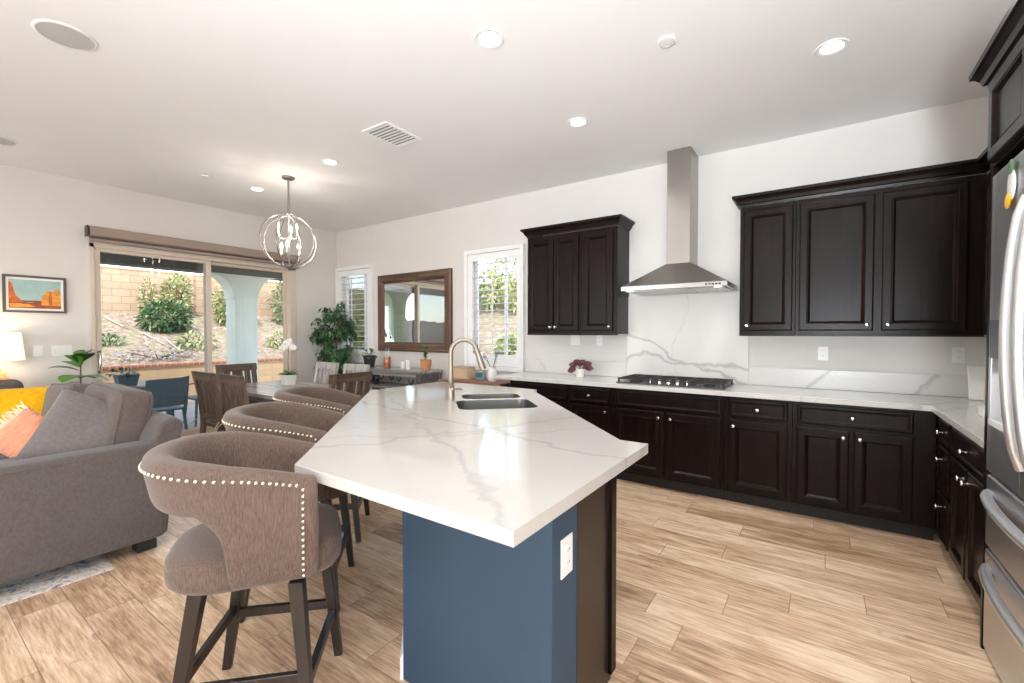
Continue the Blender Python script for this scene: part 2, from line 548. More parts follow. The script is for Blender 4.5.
M['black'] = plain('matte_black', (.012,.012,.012), .5)
M['iron'] = plain('cast_iron', (.02,.02,.02), .6, bump=.3)
M['blackglass'] = plain('cooktop_dark_steel', (.05,.05,.05), .22)
M['blue'] = plain('slate_blue_paint', srgb(46,70,90), .6, var=.03, sc=3, bump=.1, bsc=150)
M['white'] = plain('white_plastic', srgb(240,240,238), .35, var=.01)
M['socket'] = plain('socket_slot', srgb(70,68,66), .5)
M['dkslot'] = plain('dark_slot', (.02,.02,.02), .5)
M['ceramic'] = plain('white_ceramic', srgb(238,236,230), .25, var=.02)
M['stool'] = fabric('taupe_tweed', srgb(98,81,71), (260,260,26), .30, .3)
M['stoolleg'] = wood('dark_walnut_leg', (.012,.008,.006), (.02,.013,.010), (.032,.02,.015), 'z', .35)
M['footrest_plate'] = steel('footrest_metal_reflection', (.32,.40,.48), .25, 'x')  # blue in the metal colour paints a reflection along the footrest
M['brass'] = steel('antique_nailhead', (.78,.72,.62), .25)
M['sofa'] = fabric('charcoal_grey_sofa', srgb(92,84,81), (90,90,60), .14, .25)
M['cushion'] = fabric('grey_taupe_cushion', srgb(100,89,84), (50,50,50), .12, .2)
M['greypillow'] = fabric('grey_pillow', srgb(112,104,102), (60,60,60), .12, .2)
M['yellow'] = fabric('mustard_yellow', srgb(232,173,22), (40,40,40), .10, .2, .1)
M['coral'] = fabric('coral_stripe', srgb(222,148,118), (70,14,14), .22, .3)
M['fringe'] = plain('cream_fringe', srgb(240,222,200), .9)
M['dinwood'] = wood('weathered_brown_wood', srgb(64,49,40), srgb(97,78,66), srgb(128,107,93), 'z', .5)
M['dinwood_x'] = wood('weathered_brown_rail', srgb(60,46,38), srgb(92,74,62), srgb(122,102,88), 'x', .5)
M['greywood'] = wood('grey_washed_wood', srgb(120,116,114), srgb(160,156,153), srgb(192,188,184), 'x', .20)
M['greywood_dk'] = wood('grey_apron_wood', srgb(66,62,61), srgb(98,94,92), srgb(126,121,118), 'x', .5)
M['glarewood'] = wood('glare_paled_wood', srgb(140,134,128), srgb(172,167,160), srgb(198,193,187), 'z', .45)  # chair wood paled in colour to imitate window glare
M['mirrorframe'] = wood('rustic_mirror_wood', srgb(58,40,29), srgb(96,70,53), srgb(128,99,78), 'x', .55)
M['mirrorframe_z'] = wood('rustic_mirror_wood_upright', srgb(58,40,29), srgb(96,70,53), srgb(128,99,78), 'z', .55)
M['redwood'] = wood('reddish_wood_top', srgb(96,60,46), srgb(138,96,76), srgb(170,130,106), 'x', .4)
tm = NT('mirror_glass'); tm.color((.9,.92,.91)); tm.set(Metallic=1.0, Roughness=.01); M['mirror'] = tm.m
M['pane'] = pane('window_glass')
M['clear'] = pane('clear_glassware', (.95,.97,.97), 3.0)
M['blind'] = fabric('taupe_blind', srgb(158,141,130), (40,4,200), .10, .1)
M['blindcap'] = plain('bronze_cap_and_gap_shade', srgb(70,58,52), .45)
M['doorframe'] = plain('tan_vinyl_frame', srgb(212,198,184), .5, var=.02)
M['leaf'] = plain('ficus_leaf', srgb(66,106,66), .42, var=.35, sc=3)
M['leaf2'] = plain('ficus_leaf_dark', srgb(44,80,50), .45, var=.3, sc=3)
M['leaf3'] = plain('ficus_leaf_light', srgb(112,146,100), .4, var=.3, sc=3)
M['fiddle'] = plain('fiddle_leaf', srgb(86,138,52), .35, var=.25, sc=6)
M['fiddle_dk'] = plain('fiddle_leaf_dark', srgb(48,92,42), .35, var=.25, sc=6)
M['redleaf'] = plain('burgundy_leaf', srgb(92,48,56), .4, var=.3, sc=30)
M['stemg'] = plain('green_stem', srgb(98,110,60), .6)
M['bark'] = wood('bark', srgb(70,56,44), srgb(104,86,68), srgb(134,114,94), 'z', .9)
M['soil'] = plain('potting_soil', srgb(54,42,34), 1, var=.3, sc=60)
M['terracotta'] = plain('terracotta', srgb(204,140,106), .8, var=.06, sc=20)
M['blackpot'] = plain('charcoal_pot', srgb(48,48,50), .55)
M['petal'] = plain('white_petal', srgb(246,244,242), .6, var=.02)
M['lampshade'] = glow('lit_lamp_shade', srgb(255,246,230), .55, srgb(250,244,232))
M['rattan'] = fabric('golden_rattan_base', srgb(228,194,134), (40,40,60), .22, .8)
M['bulb'] = glow('lit_candle_bulb', srgb(255,236,205), 14)
M['candisc'] = glow('lit_downlight', srgb(255,250,240), 6)
M['chandelier'] = steel('silver_leaf_metal', (.30,.28,.26), .42)
M['candlesleeve'] = plain('candle_sleeve', srgb(242,236,226), .5)
M['orangejuice'] = plain('orange_liquid', srgb(238,140,52), .3)
M['grille'] = plain('speaker_grille', srgb(192,191,189), .8, var=.03, bump=.6, bsc=400)
M['stucco'] = plain('pale_green_stucco', srgb(226,232,222), .9, var=.04, sc=4, bump=.4, bsc=60)
M['beam'] = plain('dark_patio_beam', srgb(92,92,86), .8)
M['concrete'] = plain('patio_concrete', srgb(196,186,176), .85, var=.06, sc=2, bump=.2, bsc=50)
M['block'] = block_mat('tan_block_wall', srgb(190,160,130), srgb(150,124,98))
M['lowblock'] = block_mat('tan_retaining_block', srgb(212,176,136), srgb(196,160,122), .4, .15)
M['cap'] = block_mat('red_cap_brick', srgb(176,112,84), srgb(196,168,140), .11, .3)
M['mulch'] = mulch_mat()
M['patiodark'] = plain('blue_grey_resin', srgb(98,118,130), .45)
M['patiotop'] = plain('patio_table_top', srgb(140,152,158), .3)
M['shrubA'] = plain('shrub_green', srgb(128,146,92), .7, var=.35, sc=5)
M['shrubB'] = plain('shrub_olive', srgb(190,188,128), .7, var=.35, sc=5)
M['shrubL'] = plain('shrub_sunlit_lime', srgb(206,212,140), .7, var=.25, sc=5)  # sunlight painted into a lighter leaf colour
M['shrubC'] = plain('shrub_deep', srgb(92,120,80), .7, var=.3, sc=5)
M['lavender'] = plain('lavender_bloom', srgb(166,154,180), .8, var=.2)
M['pvc'] = plain('pale_irrigation_pipe', srgb(196,182,162), .6)
M['fence'] = wood('grey_wood_fence', srgb(72,72,70), srgb(96,95,92), srgb(118,116,112), 'z', .9)
M['siding'] = plain('green_siding', srgb(150,178,142), .8, var=.04)
M['housewall'] = plain('cream_house_stucco', srgb(222,204,176), .9)
M['roof'] = plain('brown_roof_tile', srgb(136,112,96), .9, var=.2, sc=4)
M['rug_'] = None
tr_ = NT('distressed_blue_rug')
f1 = tr_.noise(tr_.world(), 9, 5, .7, 1.2); f2 = tr_.noise(tr_.world(), 34, 3, .6)
tr_.color(tr_.mix(tr_.step(f2, .55, .66), tr_.ramp(f1, [(.40, srgb(196,186,176)), (.52, srgb(222,212,200)), (.60, srgb(150,150,164)), (.68, srgb(62,72,100))]), srgb(176,150,132)))
tr_.set(Roughness=1); M['rug'] = tr_.m
# ================================================================ ROOM SHELL
XL, XR, YB, YF, ZC = -6.82, 1.245, 4.61, -4.2, 3.09
T = .16
def wall_with_holes(name, axis, pos, thick, a0, a1, z0, z1, holes, mat):
    """wall slab on plane axis=pos, outward thickness thick (signed), holes (a0,a1,z0,z1)"""
    mb = MB(); cuts = sorted({a0, a1, *[h[0] for h in holes], *[h[1] for h in holes]})
    for u, v in zip(cuts, cuts[1:]):
        hs = sorted([h for h in holes if h[0] <= u + 1e-6 and h[1] >= v - 1e-6], key=lambda h: h[2])
        z = z0; segs = []
        for h in hs:
            if h[2] > z: segs.append((z, h[2]))
            z = h[3]
        if z < z1: segs.append((z, z1))
        for p, q in segs:
            if axis == 'x': mb.box(pos, pos + thick, u, v, p, q)
            else: mb.box(u, v, pos, pos + thick, p, q)
    return struct(mb.build(name, mat))
DY0, DY1, DZ = 1.46, 3.88, 2.41                     # sliding door opening
W1 = (-6.70, -5.92, 1.02, 2.40)                      # window openings in the back wall
W2 = (-3.86, -3.06, 1.02, 2.40)
fl = MB().box(XL-T, XR+T, YF-T, YB+T, -.12, 0).build('floor', M['floor']); struct(fl)
struct(MB().box(XL-T, XR+T, YF-T, YB+T, ZC, ZC+.2).build('ceiling', M['ceiling']))
wall_with_holes('wall_left', 'x', XL, -T, YF-T, YB+T, 0, ZC, [(DY0, DY1, 0, DZ)], M['wall'])
wall_with_holes('wall_back', 'y', YB, T, XL, XR, 0, ZC, [W1, W2], M['wall'])
wall_with_holes('wall_right', 'x', XR, T, YF-T, YB+T, 0, ZC, [(-3.6,-1.0,.4,2.5)], M['wall'])  # unseen window opening added for the side fill lamp
wall_with_holes('wall_front', 'y', YF, -T, XL, XR, 0, ZC, [(-6.3,-3.3,.4,2.5)], M['wall'])  # unseen opening added to let in the front fill light
bb = [(0, 0), (.014, 0), (.014, .08), (.008, .10), (0, .105)]
struct(MB().sweep(bb, [(XL, DY1+.02), (XL, YB)]).build('baseboard_left', M['trim']))
struct(MB().sweep(bb, [(XL, YB), (-2.78, YB)]).build('baseboard_back', M['trim']))
struct(MB().sweep(bb, [(XL, YF), (XL, DY0-.02)]).build('baseboard_side', M['trim']))

# ---- windows with plantation shutters
def window(name, x0, x1, z0, z1, sx0, sx1, sz0, sz1, tilt):
    r = sroot(name, ((x0+x1)/2, YB, z0)); cx = (x0+x1)/2
    def lx(x): return x - cx
    mb = MB()
    for a, b, c, d in ((x0, x1, z1-.055, z1), (x0, x1, z0, z0+.055), (x0, x0+.055, z0+.055, z1-.055), (x1-.055, x1, z0+.055, z1-.055)):
        mb.box(lx(a), lx(b), -.045, 0, c-z0, d-z0)
    mb.build('casing', M['trim'], r, bevel=.006)
    mb = MB(); g = .06
    for a, b, c, d in ((x0+g, x1-g, sz1, z1-g), (x0+g, x1-g, z0+g, sz0), (x0+g, sx0, sz0, sz1), (sx1, x1-g, sz0, sz1)):
        mb.box(lx(a), lx(b), -.035, -.006, c-z0, d-z0)
    sh = mb.build('shutter_panel', M['trim'], r, bevel=.004)
    n = round((sz1-sz0)/.0885); p = (sz1-sz0)/n
    for i in range(n):
        zc = sz0 + p*(i+.5) - z0
        prof = [(-.042,-.001),(-.02,-.0055),(.02,-.0055),(.042,-.001),(.042,.001),(.02,.0055),(-.02,.0055),(-.042,.001)]
        vs = []
        for x in (lx(sx0), lx(sx1)):
            for u, w in prof:
                vs.append((x, -.020 + u*math.cos(tilt) - w*math.sin(tilt), zc + u*math.sin(tilt) + w*math.cos(tilt)))
        m = len(prof)
        MB().add(vs, [(k,(k+1)%m,m+(k+1)%m,m+k) for k in range(m)]+[tuple(range(m)),tuple(range(m,2*m))]).build('louver', M['trim'], sh)
    MB().box(lx((sx0+sx1)/2)-.007, lx((sx0+sx1)/2)+.007, -.074, -.062, sz0+.03-z0, sz1-.03-z0).build('tilt_rod', M['trim'], sh)
    mb = MB()                                           # sash of the window behind the shutter
    ox0, ox1, oz0, oz1 = (W1 if name == 'window_1' else W2)
    for a, b, c, d in ((ox0, ox1, oz1-.045, oz1), (ox0, ox1, oz0, oz0+.045), (ox0, ox0+.045, oz0, oz1), (ox1-.045, ox1, oz0, oz1), ((ox0+ox1)/2+.10, (ox0+ox1)/2+.125, oz0, oz1)):
        mb.box(lx(a), lx(b), .09, .13, c-z0, d-z0)
    mb.build('sash', M['trim'], r)
    MB().box(lx(ox0+.04), lx(ox1-.04), .108, .112, oz0+.04-z0, oz1-.04-z0).build('glass', M['pane'], r)
window('window_1', -6.80, -5.845, .90, 2.475, -6.665, -5.975, 1.11, 2.325, R(2))
window('window_2', -3.935, -2.985, .90, 2.475, -3.79, -3.085, 1.11, 2.325, R(3))

# ---- sliding glass door
r = sroot('door_1', (XL, 2.67, 0))
def ly(y): return y - 2.67
mb = MB()
mb.box(-.15, .012, ly(DY0), ly(DY0+.045), 0, DZ); mb.box(-.15, .012, ly(3.78), ly(DY1), 0, DZ)
mb.box(-.15, .012, ly(DY0), ly(DY1), DZ-.05, DZ); mb.box(-.15, .012, ly(DY0), ly(DY1), -.02, .03)
mb.build('door_frame', M['doorframe'], r, bevel=.004)
def sash(name, y0, y1, x0, x1, st):
    mb = MB()
    mb.box(x0, x1, ly(y0), ly(y0+st), .03, DZ-.05); mb.box(x0, x1, ly(y1-st), ly(y1), .03, DZ-.05)
    mb.box(x0, x1, ly(y0+st), ly(y1-st), .03, .11); mb.box(x0, x1, ly(y0+st), ly(y1-st), DZ-.09, DZ-.05)
    o = mb.build(name, M['doorframe'], r, bevel=.004)
    MB().box((x0+x1)/2-.004, (x0+x1)/2+.004, ly(y0+st-.01), ly(y1-st+.01), .10, DZ-.085).build('glass', M['pane'], o)
    return o
sp = sash('sliding_panel', DY0+.04, 2.70, -.06, -.015, .06)
sash('fixed_panel', 2.64, 3.79, -.12, -.075, .06)
hb = MB().box(-.015, -.002, ly(1.518), ly(1.542), .92, 1.18)
hb.tube([(-.004, ly(1.53), .95), (.035, ly(1.53), .97), (.045, ly(1.53), 1.05), (.035, ly(1.53), 1.13), (-.004, ly(1.53), 1.15)], .007, 8)
hb.build('door_handle', M['nickel'], sp, smooth=True)

# ---- roller blind cassette above the door
t = thing('roller_blind', 'taupe fabric-wrapped roller blind cassette mounted above the sliding glass door', 'blind', (XL, 2.65, 2.42))
mb = MB(); mb.sweep([(0, .055), (.10, .055), (.112, .066), (.112, .155), (.10, .165), (0, .165)], [(0, -1.20), (0, 1.22)])
mb.build('cassette', M['blind'], t, bevel=.003)
for y in (-1.212, 1.222):
    MB().box(0.001, .113, y-.012 if y < 0 else y, y if y < 0 else y+.012, .05, .168).build('end_cap', M['blindcap'], t, bevel=.003)
MB().box(.03, .098, -1.19, 1.21, .030, .052).build('shadow_gap', M['blindcap'], t)  # solid dark strip standing in for the shade below the cassette
MB().box(.012, .104, -1.19, 1.21, .0, .028).build('hem_bar', M['blind'], t, bevel=.004)

# ================================================================ KITCHEN CABINETS
DOOR = [(0, .0), (0, -.015), (.004, -.0195), (.010, -.021), (.050, -.021), (.055, -.018), (.060, -.0195), (.067, -.012), (.074, -.0065), (.078, -.0065)]
DRAW = [(0, .0), (0, -.014), (.005, -.0195), (.012, -.021), (.020, -.021), (.026, -.017), (.034, -.015)]
def knob(parent, x, z, y=-.021):
    mb = MB().lathe([(.0075, 0), (.0075, .002), (.0045, .004), (.0045, .014), (.008, .017), (.0135, .021), (.0145, .025), (.012, .030), (.006, .032)], (x, y, z), 16, axis='y')
    for i, v in enumerate(mb.v): mb.v[i] = (v[0], 2*y - v[1], v[2])
    return mb.build('knob', M['nickel'], parent, smooth=True)
def front(kind, parent, x0, x1, z0, z1, knobs=()):
    mb = MB().rings(x0, x1, z0, z1, DOOR if kind == 'door' else DRAW)
    o = mb.build(kind if kind == 'door' else 'drawer', M['espresso'], parent)
    for x, z in knobs: knob(o, x, z)
    return o
def cabinet(name, label, loc, rz, w, z0, z1, d, fronts, toe=True, group=None, cat='cabinet', side='espresso'):
    """front plane at local y=0, depth +y; x 0..w"""
    t = thing(name, label, cat, loc, rz, group)
    mb = MB(); st = .02
    mb.box(0, w, .0, d, z0, z1)
    mb.build('carcass', M['espresso'], t, bevel=.0015, seg=1)
    if toe: MB().box(0, w, .055, d, 0, z0).build('toe_kick', M['toe'], t)
    for f in fronts: front(f[0], t, *f[1:])
    return t
YC = 3.99       # base cabinet face
BZ0, BZ1 = .095, .874
dz0, dz1, oz0, oz1 = .712, .856, .118, .690
GB = 'dark base cabinets along the back wall'
def base(x0, x1, label, doors, draws):
    w = x1 - x0
    fr = [('drawer', a-x0, b-x0, dz0, dz1, [(k-x0, (dz0+dz1)/2) for k in ks]) for a, b, ks in draws]
    fr += [('door', a-x0, b-x0, oz0, oz1, [(k-x0, .640)]) for a, b, k in doors]
    return cabinet('base_cabinet', label, (x0, YC, 0), 0, w, BZ0, BZ1, .60, fr, group=GB)
base(-2.775, -2.065, 'dark base cabinet at the window end of the back counter, partly behind the island', [(-2.745,-2.095,-2.13)], [(-2.745,-2.095,[])])
base(-2.063, -1.595, 'dark base cabinet under the burgundy plant, one drawer over one door', [(-2.035,-1.625,-1.665)], [(-2.035,-1.625,[-1.83])])
base(-1.593, -.637, 'wide dark base cabinet directly below the gas cooktop, false drawer over two doors', [(-1.565,-1.128,-1.165),(-1.100,-.668,-1.063)], [(-1.565,-.668,[])])
base(-.635, -.168, 'dark base cabinet just past the cooktop with one drawer over a single door', [(-.605,-.197,-.570)], [(-.605,-.197,[-.40])])
base(-.166, .638, 'two-door dark base cabinet beside the inner corner of the counter, one wide drawer', [(-.138,.178,.143),(.203,.522,.238)], [(-.138,.522,[.195])])
# right-hand run: face looks to -x, local x runs towards the camera
XF = .640
def rbase(y0, y1, label, fr):
    """y0 far, y1 near"""
    return cabinet('base_cabinet', label, (XF, y0, 0), -PI/2, y0-y1, BZ0, BZ1, .60, fr, group='dark base cabinets beside the refrigerator')
rbase(3.985, 3.545, 'narrow dark cabinet with three stacked drawers, beside the inside corner of the counter',
      [('drawer', .14, .425, .712, .856, [(.27, .784)]), ('drawer', .14, .425, .42, .690, [(.27, .62)]), ('drawer', .14, .425, .118, .400, [(.27, .33)])])
rbase(3.543, 2.803, 'dark base cabinet right beside the refrigerator panel, one drawer over two doors',
      [('drawer', .025, .715, .712, .856, [(.37, .784)]), ('door', .025, .358, .118, .690, [(.325, .635)]), ('door', .382, .715, .118, .690, [(.415, .635)])])
# continuous L-shaped worktop
SZ = .876; ST = .914
M['worktop'] = quartz('quartz_worktop', [(.35,.9,0,4.15,.35,.010,.6), (.85,-.5,0,-1.35,.3,.012,.5), (.6,-.8,0,-2.9,.3,.010,.6)], 3.1, .35, .12, (200,197,193), (210,208,204))
poly = [(-2.97, YB-.002), (-2.97, 3.955), (.603, 3.955), (.603, 2.803), (XR-.002, 2.803), (XR-.002, YB-.002)]
tag(MB().prism(poly, SZ, ST).build('kitchen_worktop', M['worktop'], bevel=.003),
    'L-shaped white veined quartz worktop along the back wall and up to the refrigerator', 'worktop')
M['splash'] = quartz('quartz_backsplash', [(.42,0,1,.655,.55,.030,.62), (.02,0,1,1.07,.42,.028,.62), (1,0,-.25,-1.45,.5,.008,.25)], .7, .0, .30, (212,209,205), (220,218,214))
M['splash2'] = quartz('quartz_backsplash_low', [(.75,0,-.65,-.68,.22,.016,.55), (.55,0,-.85,-.47,.5,.030,.5), (.8,0,.5,-1.7,.3,.016,.3)], 5.2, .12, .25, (212,209,205), (220,218,214))
tag(MB().box(-1.692, -.538, YB-.022, YB-.001, ST+.001, 1.770).build('tall_backsplash', M['splash'], bevel=.002),
    'tall white quartz backsplash slab with two grey veins behind the cooktop', 'backsplash')
tag(MB().box(-2.97, -1.693, YB-.022, YB-.001, ST+.001, 1.076).build('low_backsplash', M['splash2'], bevel=.002),
    'low white quartz upstand behind the small burgundy plant', 'backsplash', 'low quartz upstands')
tag(MB().box(-.537, XR-.003, YB-.022, YB-.001, ST+.001, 1.076).build('low_backsplash', M['splash2'], bevel=.002),
    'low white quartz upstand below the three-door wall cabinets and the corner', 'backsplash', 'low quartz upstands')

# ---- wall cabinets
YU = 4.275; UZ0, UZ1 = 1.375, 2.455
CROWN = [(0, 0), (.006, 0), (.010, .018), (.022, .022), (.030, .045), (.046, .066), (.058, .070), (.060, .092), (0, .092)]
GU = 'dark wall cabinets'
def upper(x0, x1, label, doors):
    fr = [('door', a-x0, b-x0, UZ0+.032, UZ1-.035, [(k-x0, UZ0+.075)]) for a, b, k in doors]
    t = cabinet('wall_cabinet', label, (x0, YU, 0), 0, x1-x0, UZ0, UZ1, YB-YU-.002, fr, toe=False, group=GU)
    MB().box(0, x1-x0, -.006, .03, UZ0-.012, UZ0-.0005).build('light_rail', M['espresso'], t)
    return t
upper(-2.735, -2.076, 'two-door dark wall cabinet right beside the shuttered window', [(-2.712,-2.397,-2.425),(-2.387,-2.095,-2.36)])
upper(-2.074, -1.672, 'single-door dark wall cabinet whose side faces the range hood', [(-2.045,-1.715,-1.745)])
upper(-.575, -.171, 'narrow single-door dark wall cabinet close to the range hood', [(-.545,-.190,-.515)])
upper(-.169, .905, 'wide two-door dark wall cabinet between the range hood cabinets and the corner', [(-.145,.322,.285),(.368,.818,.405)])
t = cabinet('wall_cabinet', 'dark wall cabinet seen edge-on in the corner beside the refrigerator', (.905, 4.275, 0), -PI/2, 1.472, UZ0, UZ1, .338,
            [('door', .04, .70, UZ0+.032, UZ1-.035, [(.66, UZ0+.075)]), ('door', .72, 1.43, UZ0+.032, UZ1-.035, [(.76, UZ0+.075)])], toe=False, group=GU)
def crown(name, path, z, label):
    return tag(MB().sweep([(o, z+h) for o, h in CROWN], path).build(name, M['espresso']), label, 'crown moulding')
crown('crown_moulding', [(-2.735, YB-.003), (-2.735, YU-.004), (-1.672, YU-.004), (-1.672, YB-.003)], UZ1+.0005, 'dark stepped crown moulding on top of the cabinets between window and range hood')
crown('crown_moulding', [(-.575, YB-.003), (-.575, YU-.004), (.901, YU-.004), (.901, 2.866)], UZ1+.0005, 'dark stepped crown moulding on the wall cabinets running into the refrigerator corner')

# ---- range hood
HX = -1.095
t = thing('range_hood', 'stainless steel chimney range hood on the wall above the gas cooktop', 'range hood', (HX, YB, 1.78))
def hb_(x0,x1,y0,y1): return (x0, x1, y0, y1)
MB().box(-.105, .105, -.31, -.001, .25, ZC-1.78-.001).build('chimney', M['steel'], t, bevel=.002, seg=1)
MB().frustum(hb_(-.455, .455, -.545, -.001), .043, hb_(-.112, .112, -.315, -.001), .255).build('canopy', M['steel'], t, bevel=.003, seg=1)
band = MB().box(-.458, .458, -.55, -.002, .001, .042).build('control_band', M['steel_x'], t, bevel=.002, seg=1)
for k in range(5):
    MB().box(.285+k*.026, .303+k*.026, -.5535, -.5495, .016, .028).build('button', M['black'], band)
for k in range(3):
    MB().box(-.43+k*.29, -.15+k*.29, -.52, -.06, -.008, .002).build('grease_filter', M['steel_x'], t, bevel=.003)
for x in (-.38, .38):
    MB().lathe([(.03, -.004), (.03, .001)], (x, -.535+.02, 0), 16).build('hood_lamp', M['candisc'], t)
for x in (-.38, .38):
    lamp('hood_light', 'SPOT', (HX+x, YB-.515, 1.765), (R(8), 0, 0), 2.2, (1, .90, .76), spot_size=R(130), spot_blend=.6, shadow_soft_size=.03)

# ---- gas cooktop
t = thing('gas_cooktop', 'black five-burner gas cooktop set into the back counter under the hood', 'cooktop', (-1.12, 4.30, ST))
rbox(MB(), -.475, .475, -.25, .25, .0005, .012, .005).build('tray', M['blackglass'], t)
for i, (bx, by, br) in enumerate([(-.33,-.11,.045),(-.33,.12,.04),(0,.05,.06),(.33,-.11,.04),(.33,.12,.045)]):
    MB().lathe([(br*1.25,.012),(br*1.25,.018),(br,.020),(br,.028),(br*.7,.031)], (bx,by,0), 18).build('burner', M['iron'], t, smooth=True)
for gx0, gx1 in ((-.465,-.165),(-.155,.155),(.165,.465)):
    mb = MB(); z = .040; w = .012
    for y in (-.225,.225): mb.box(gx0, gx1, y-w/2, y+w/2, z-.005, z+.008)
    for x in (gx0+w/2, gx1-w/2): mb.box(x-w/2, x+w/2, -.225, .225, z-.005, z+.008)
    mb.box((gx0+gx1)/2-w/2, (gx0+gx1)/2+w/2, -.225, .225, z-.003, z+.010)
    for y in (-.11, 0, .12): mb.box(gx0, gx1, y-w/2, y+w/2, z-.003, z+.010)
    for x in (gx0+.01, gx1-.01):
        for y in (-.22,.22): mb.box(x-.008, x+.008, y-.008, y+.008, .010, z)
    mb.build('grate', M['iron'], t, bevel=.002, seg=1)
for k in range(5):
    MB().lathe([(.020,.012),(.020,.020),(.017,.046),(.012,.048)], (-.16+k*.08,-.195,0), 16).build('control_knob', M['nickel'], t, smooth=True)

# ---- outlets and switches
def plate(name, label, cat, loc, rz, w=.072, h=.116, gangs=1, kind='outlet', group=None):
    """front -y"""
    t = thing(name, label, cat, loc, rz, group)
    rbox(MB(), -w/2, w/2, -.006, -.0005, -h/2, h/2, .0025).build('cover_plate', M['white'], t)
    for g in range(gangs):
        cx = (g-(gangs-1)/2)*.046
        if kind == 'switch':
            MB().box(cx-.016, cx+.016, -.009, -.005, -.033, .033).build('rocker', M['white'], t, bevel=.002)
        else:
            for z in (.021, -.021):
                o = MB().lathe([(.0165,-.0005),(.0165,.0085),(.015,.0095)], (cx, -.006+.0, z), 16, axis='y')
                for i, v in enumerate(o.v): o.v[i] = (v[0], -abs(v[1]+.006)-.001, v[2])
                o = o.build('receptacle', M['white'], t)
                mb = MB()
                for dx in (-.006, .006): mb.box(cx+dx-.001, cx+dx+.001, -.0115, -.0098, z-.001, z+.007)
                mb.build('slot', M['socket'], o)
    return t
plate('wall_switch', 'double white switch plate above the burgundy potted plant', 'switch', (-2.30, YB, 1.305), 0, .118, .116, 2, 'switch')
plate('wall_outlet', 'white outlet plate between the burgundy plant and the range hood backsplash', 'outlet', (-2.005, YB, 1.305), 0)
plate('wall_outlet', 'white outlet plate under the two-door wall cabinet, on the bare wall', 'outlet', (.02, YB, 1.215), 0)
plate('wall_outlet', 'white outlet plate near the corner above the leaning white board', 'outlet', (.845, YB, 1.225), 0)
plate('light_switch', 'single white switch plate beneath the desert picture', 'switch', (XL, 1.045, 1.195), PI/2, .072, .116, 1, 'switch')
plate('light_switch', 'triple white switch plate next to the sliding door jamb', 'switch', (XL, 1.225, 1.19), PI/2, .165, .116, 3, 'switch')

# ---- refrigerator enclosure and refrigerator
tag(MB().box(.600, XR-.002, 2.772, 2.800, 0, 2.50).build('tall_divider', M['espresso'], bevel=.002),
    'tall narrow dark end panel between counter and refrigerator', 'panel')
t = cabinet('overhead_cabinet', 'deep dark cabinet above the refrigerator', (.600, 2.770, 0), -PI/2, .95, 2.10, 2.50, .64,
            [('door', .02, .465, 2.115, 2.455, []), ('door', .485, .93, 2.115, 2.455, [])], toe=False)
crown('crown_moulding', [(XR-.3, 2.801), (.598, 2.801), (.598, 1.80)], 2.501-.045, 'dark stepped crown moulding above the refrigerator cabinet')
t = thing('refrigerator', 'stainless french-door refrigerator with ice dispenser and two bottom drawers', 'refrigerator', (.612, 2.765, 0), -PI/2)
FW = .93; FH = 2.06
MB().box(.006, FW, .03, .62, .03, FH-.01).build('body', M['fridge_dark'], t, bevel=.004)
def slab(x0, x1, z0, z1, y0=-.012, y1=.026, r=.012): return rbox(MB(), x0, x1, y0, y1, z0, z1, r)
# left door with dispenser: built as a frame around the recess
d1 = MB(); a0, a1, b0, b1 = .035, .395, 1.03, 1.285
for (x0,x1,z0,z1) in ((.004, a0, .80, FH), (a1, .462, .80, FH), (a0, a1, .80, b0), (a0, a1, b1, FH)):
    d1.box(x0, x1, -.012, .026, z0, z1)
dl = d1.build('door', M['fridge'], t, bevel=.003)
rec = MB().box(a0+.001, a1-.001, .022, .027, b0, b1)
rec.build('dispenser_back', M['white'], dl)
MB().box(a0, a1, -.016, .024, b0-.03, b0-.001).build('dispenser_tray', M['white'], dl, bevel=.003)
MB().box(a0, a1, -.018, .020, b1+.001, b1+.16).build('dispenser_display', M['fridge_dark'], dl, bevel=.004)
MB().box(a0+.12, a1-.12, -.012, .012, b1-.07, b1).build('dispenser_spout', M['dkslot'], dl, bevel=.003)
dr = slab(.468, FW, .80, FH).build('door', M['fridge'], t)
w1 = slab(.004, FW, .475, .785).build('drawer', M['fridge'], t)
w2 = slab(.004, FW, .02, .46).build('drawer', M['fridge'], t)
def bow(parent, p0, p1, out, r, n=14):
    pts = []; rs = []
    for i in range(n+1):
        u = i/n; k = math.sin(PI*u)**.55
        pts.append((p0[0]+(p1[0]-p0[0])*u, -.012 - out*k, p0[2]+(p1[2]-p0[2])*u)); rs.append(r)
    return MB().tube(pts, rs, 12).build('handle', M['fridge_bar'], parent, smooth=True)
bow(dl, (.418,0,.90), (.418,0,1.88), .048, .018); bow(dr, (.545,0,.90), (.545,0,1.88), .048, .018)
bow(w1, (.05,0,.705), (.88,0,.705), .045, .020); bow(w2, (.05,0,.385), (.88,0,.385), .045, .020)
# fridge magnet
t = thing('fridge_magnet', 'small cream souvenir magnet stuck high on the refrigerator door', 'magnet', (.592, 2.49, 1.955))
MB().ball((0,0,0), .006, .045, .060).build('shell', M['ceramic'], t, smooth='all')
mb = MB().ball((-.004,.022,-.055), .005, .034, .030, 10, 6); mb.build('flower', M['yellow'], t, smooth='all')
mb = MB().ball((-.004,-.006,.068), .005, .026, .028, 10, 6); mb.build('leaf', M['shrubC'], t, smooth='all')
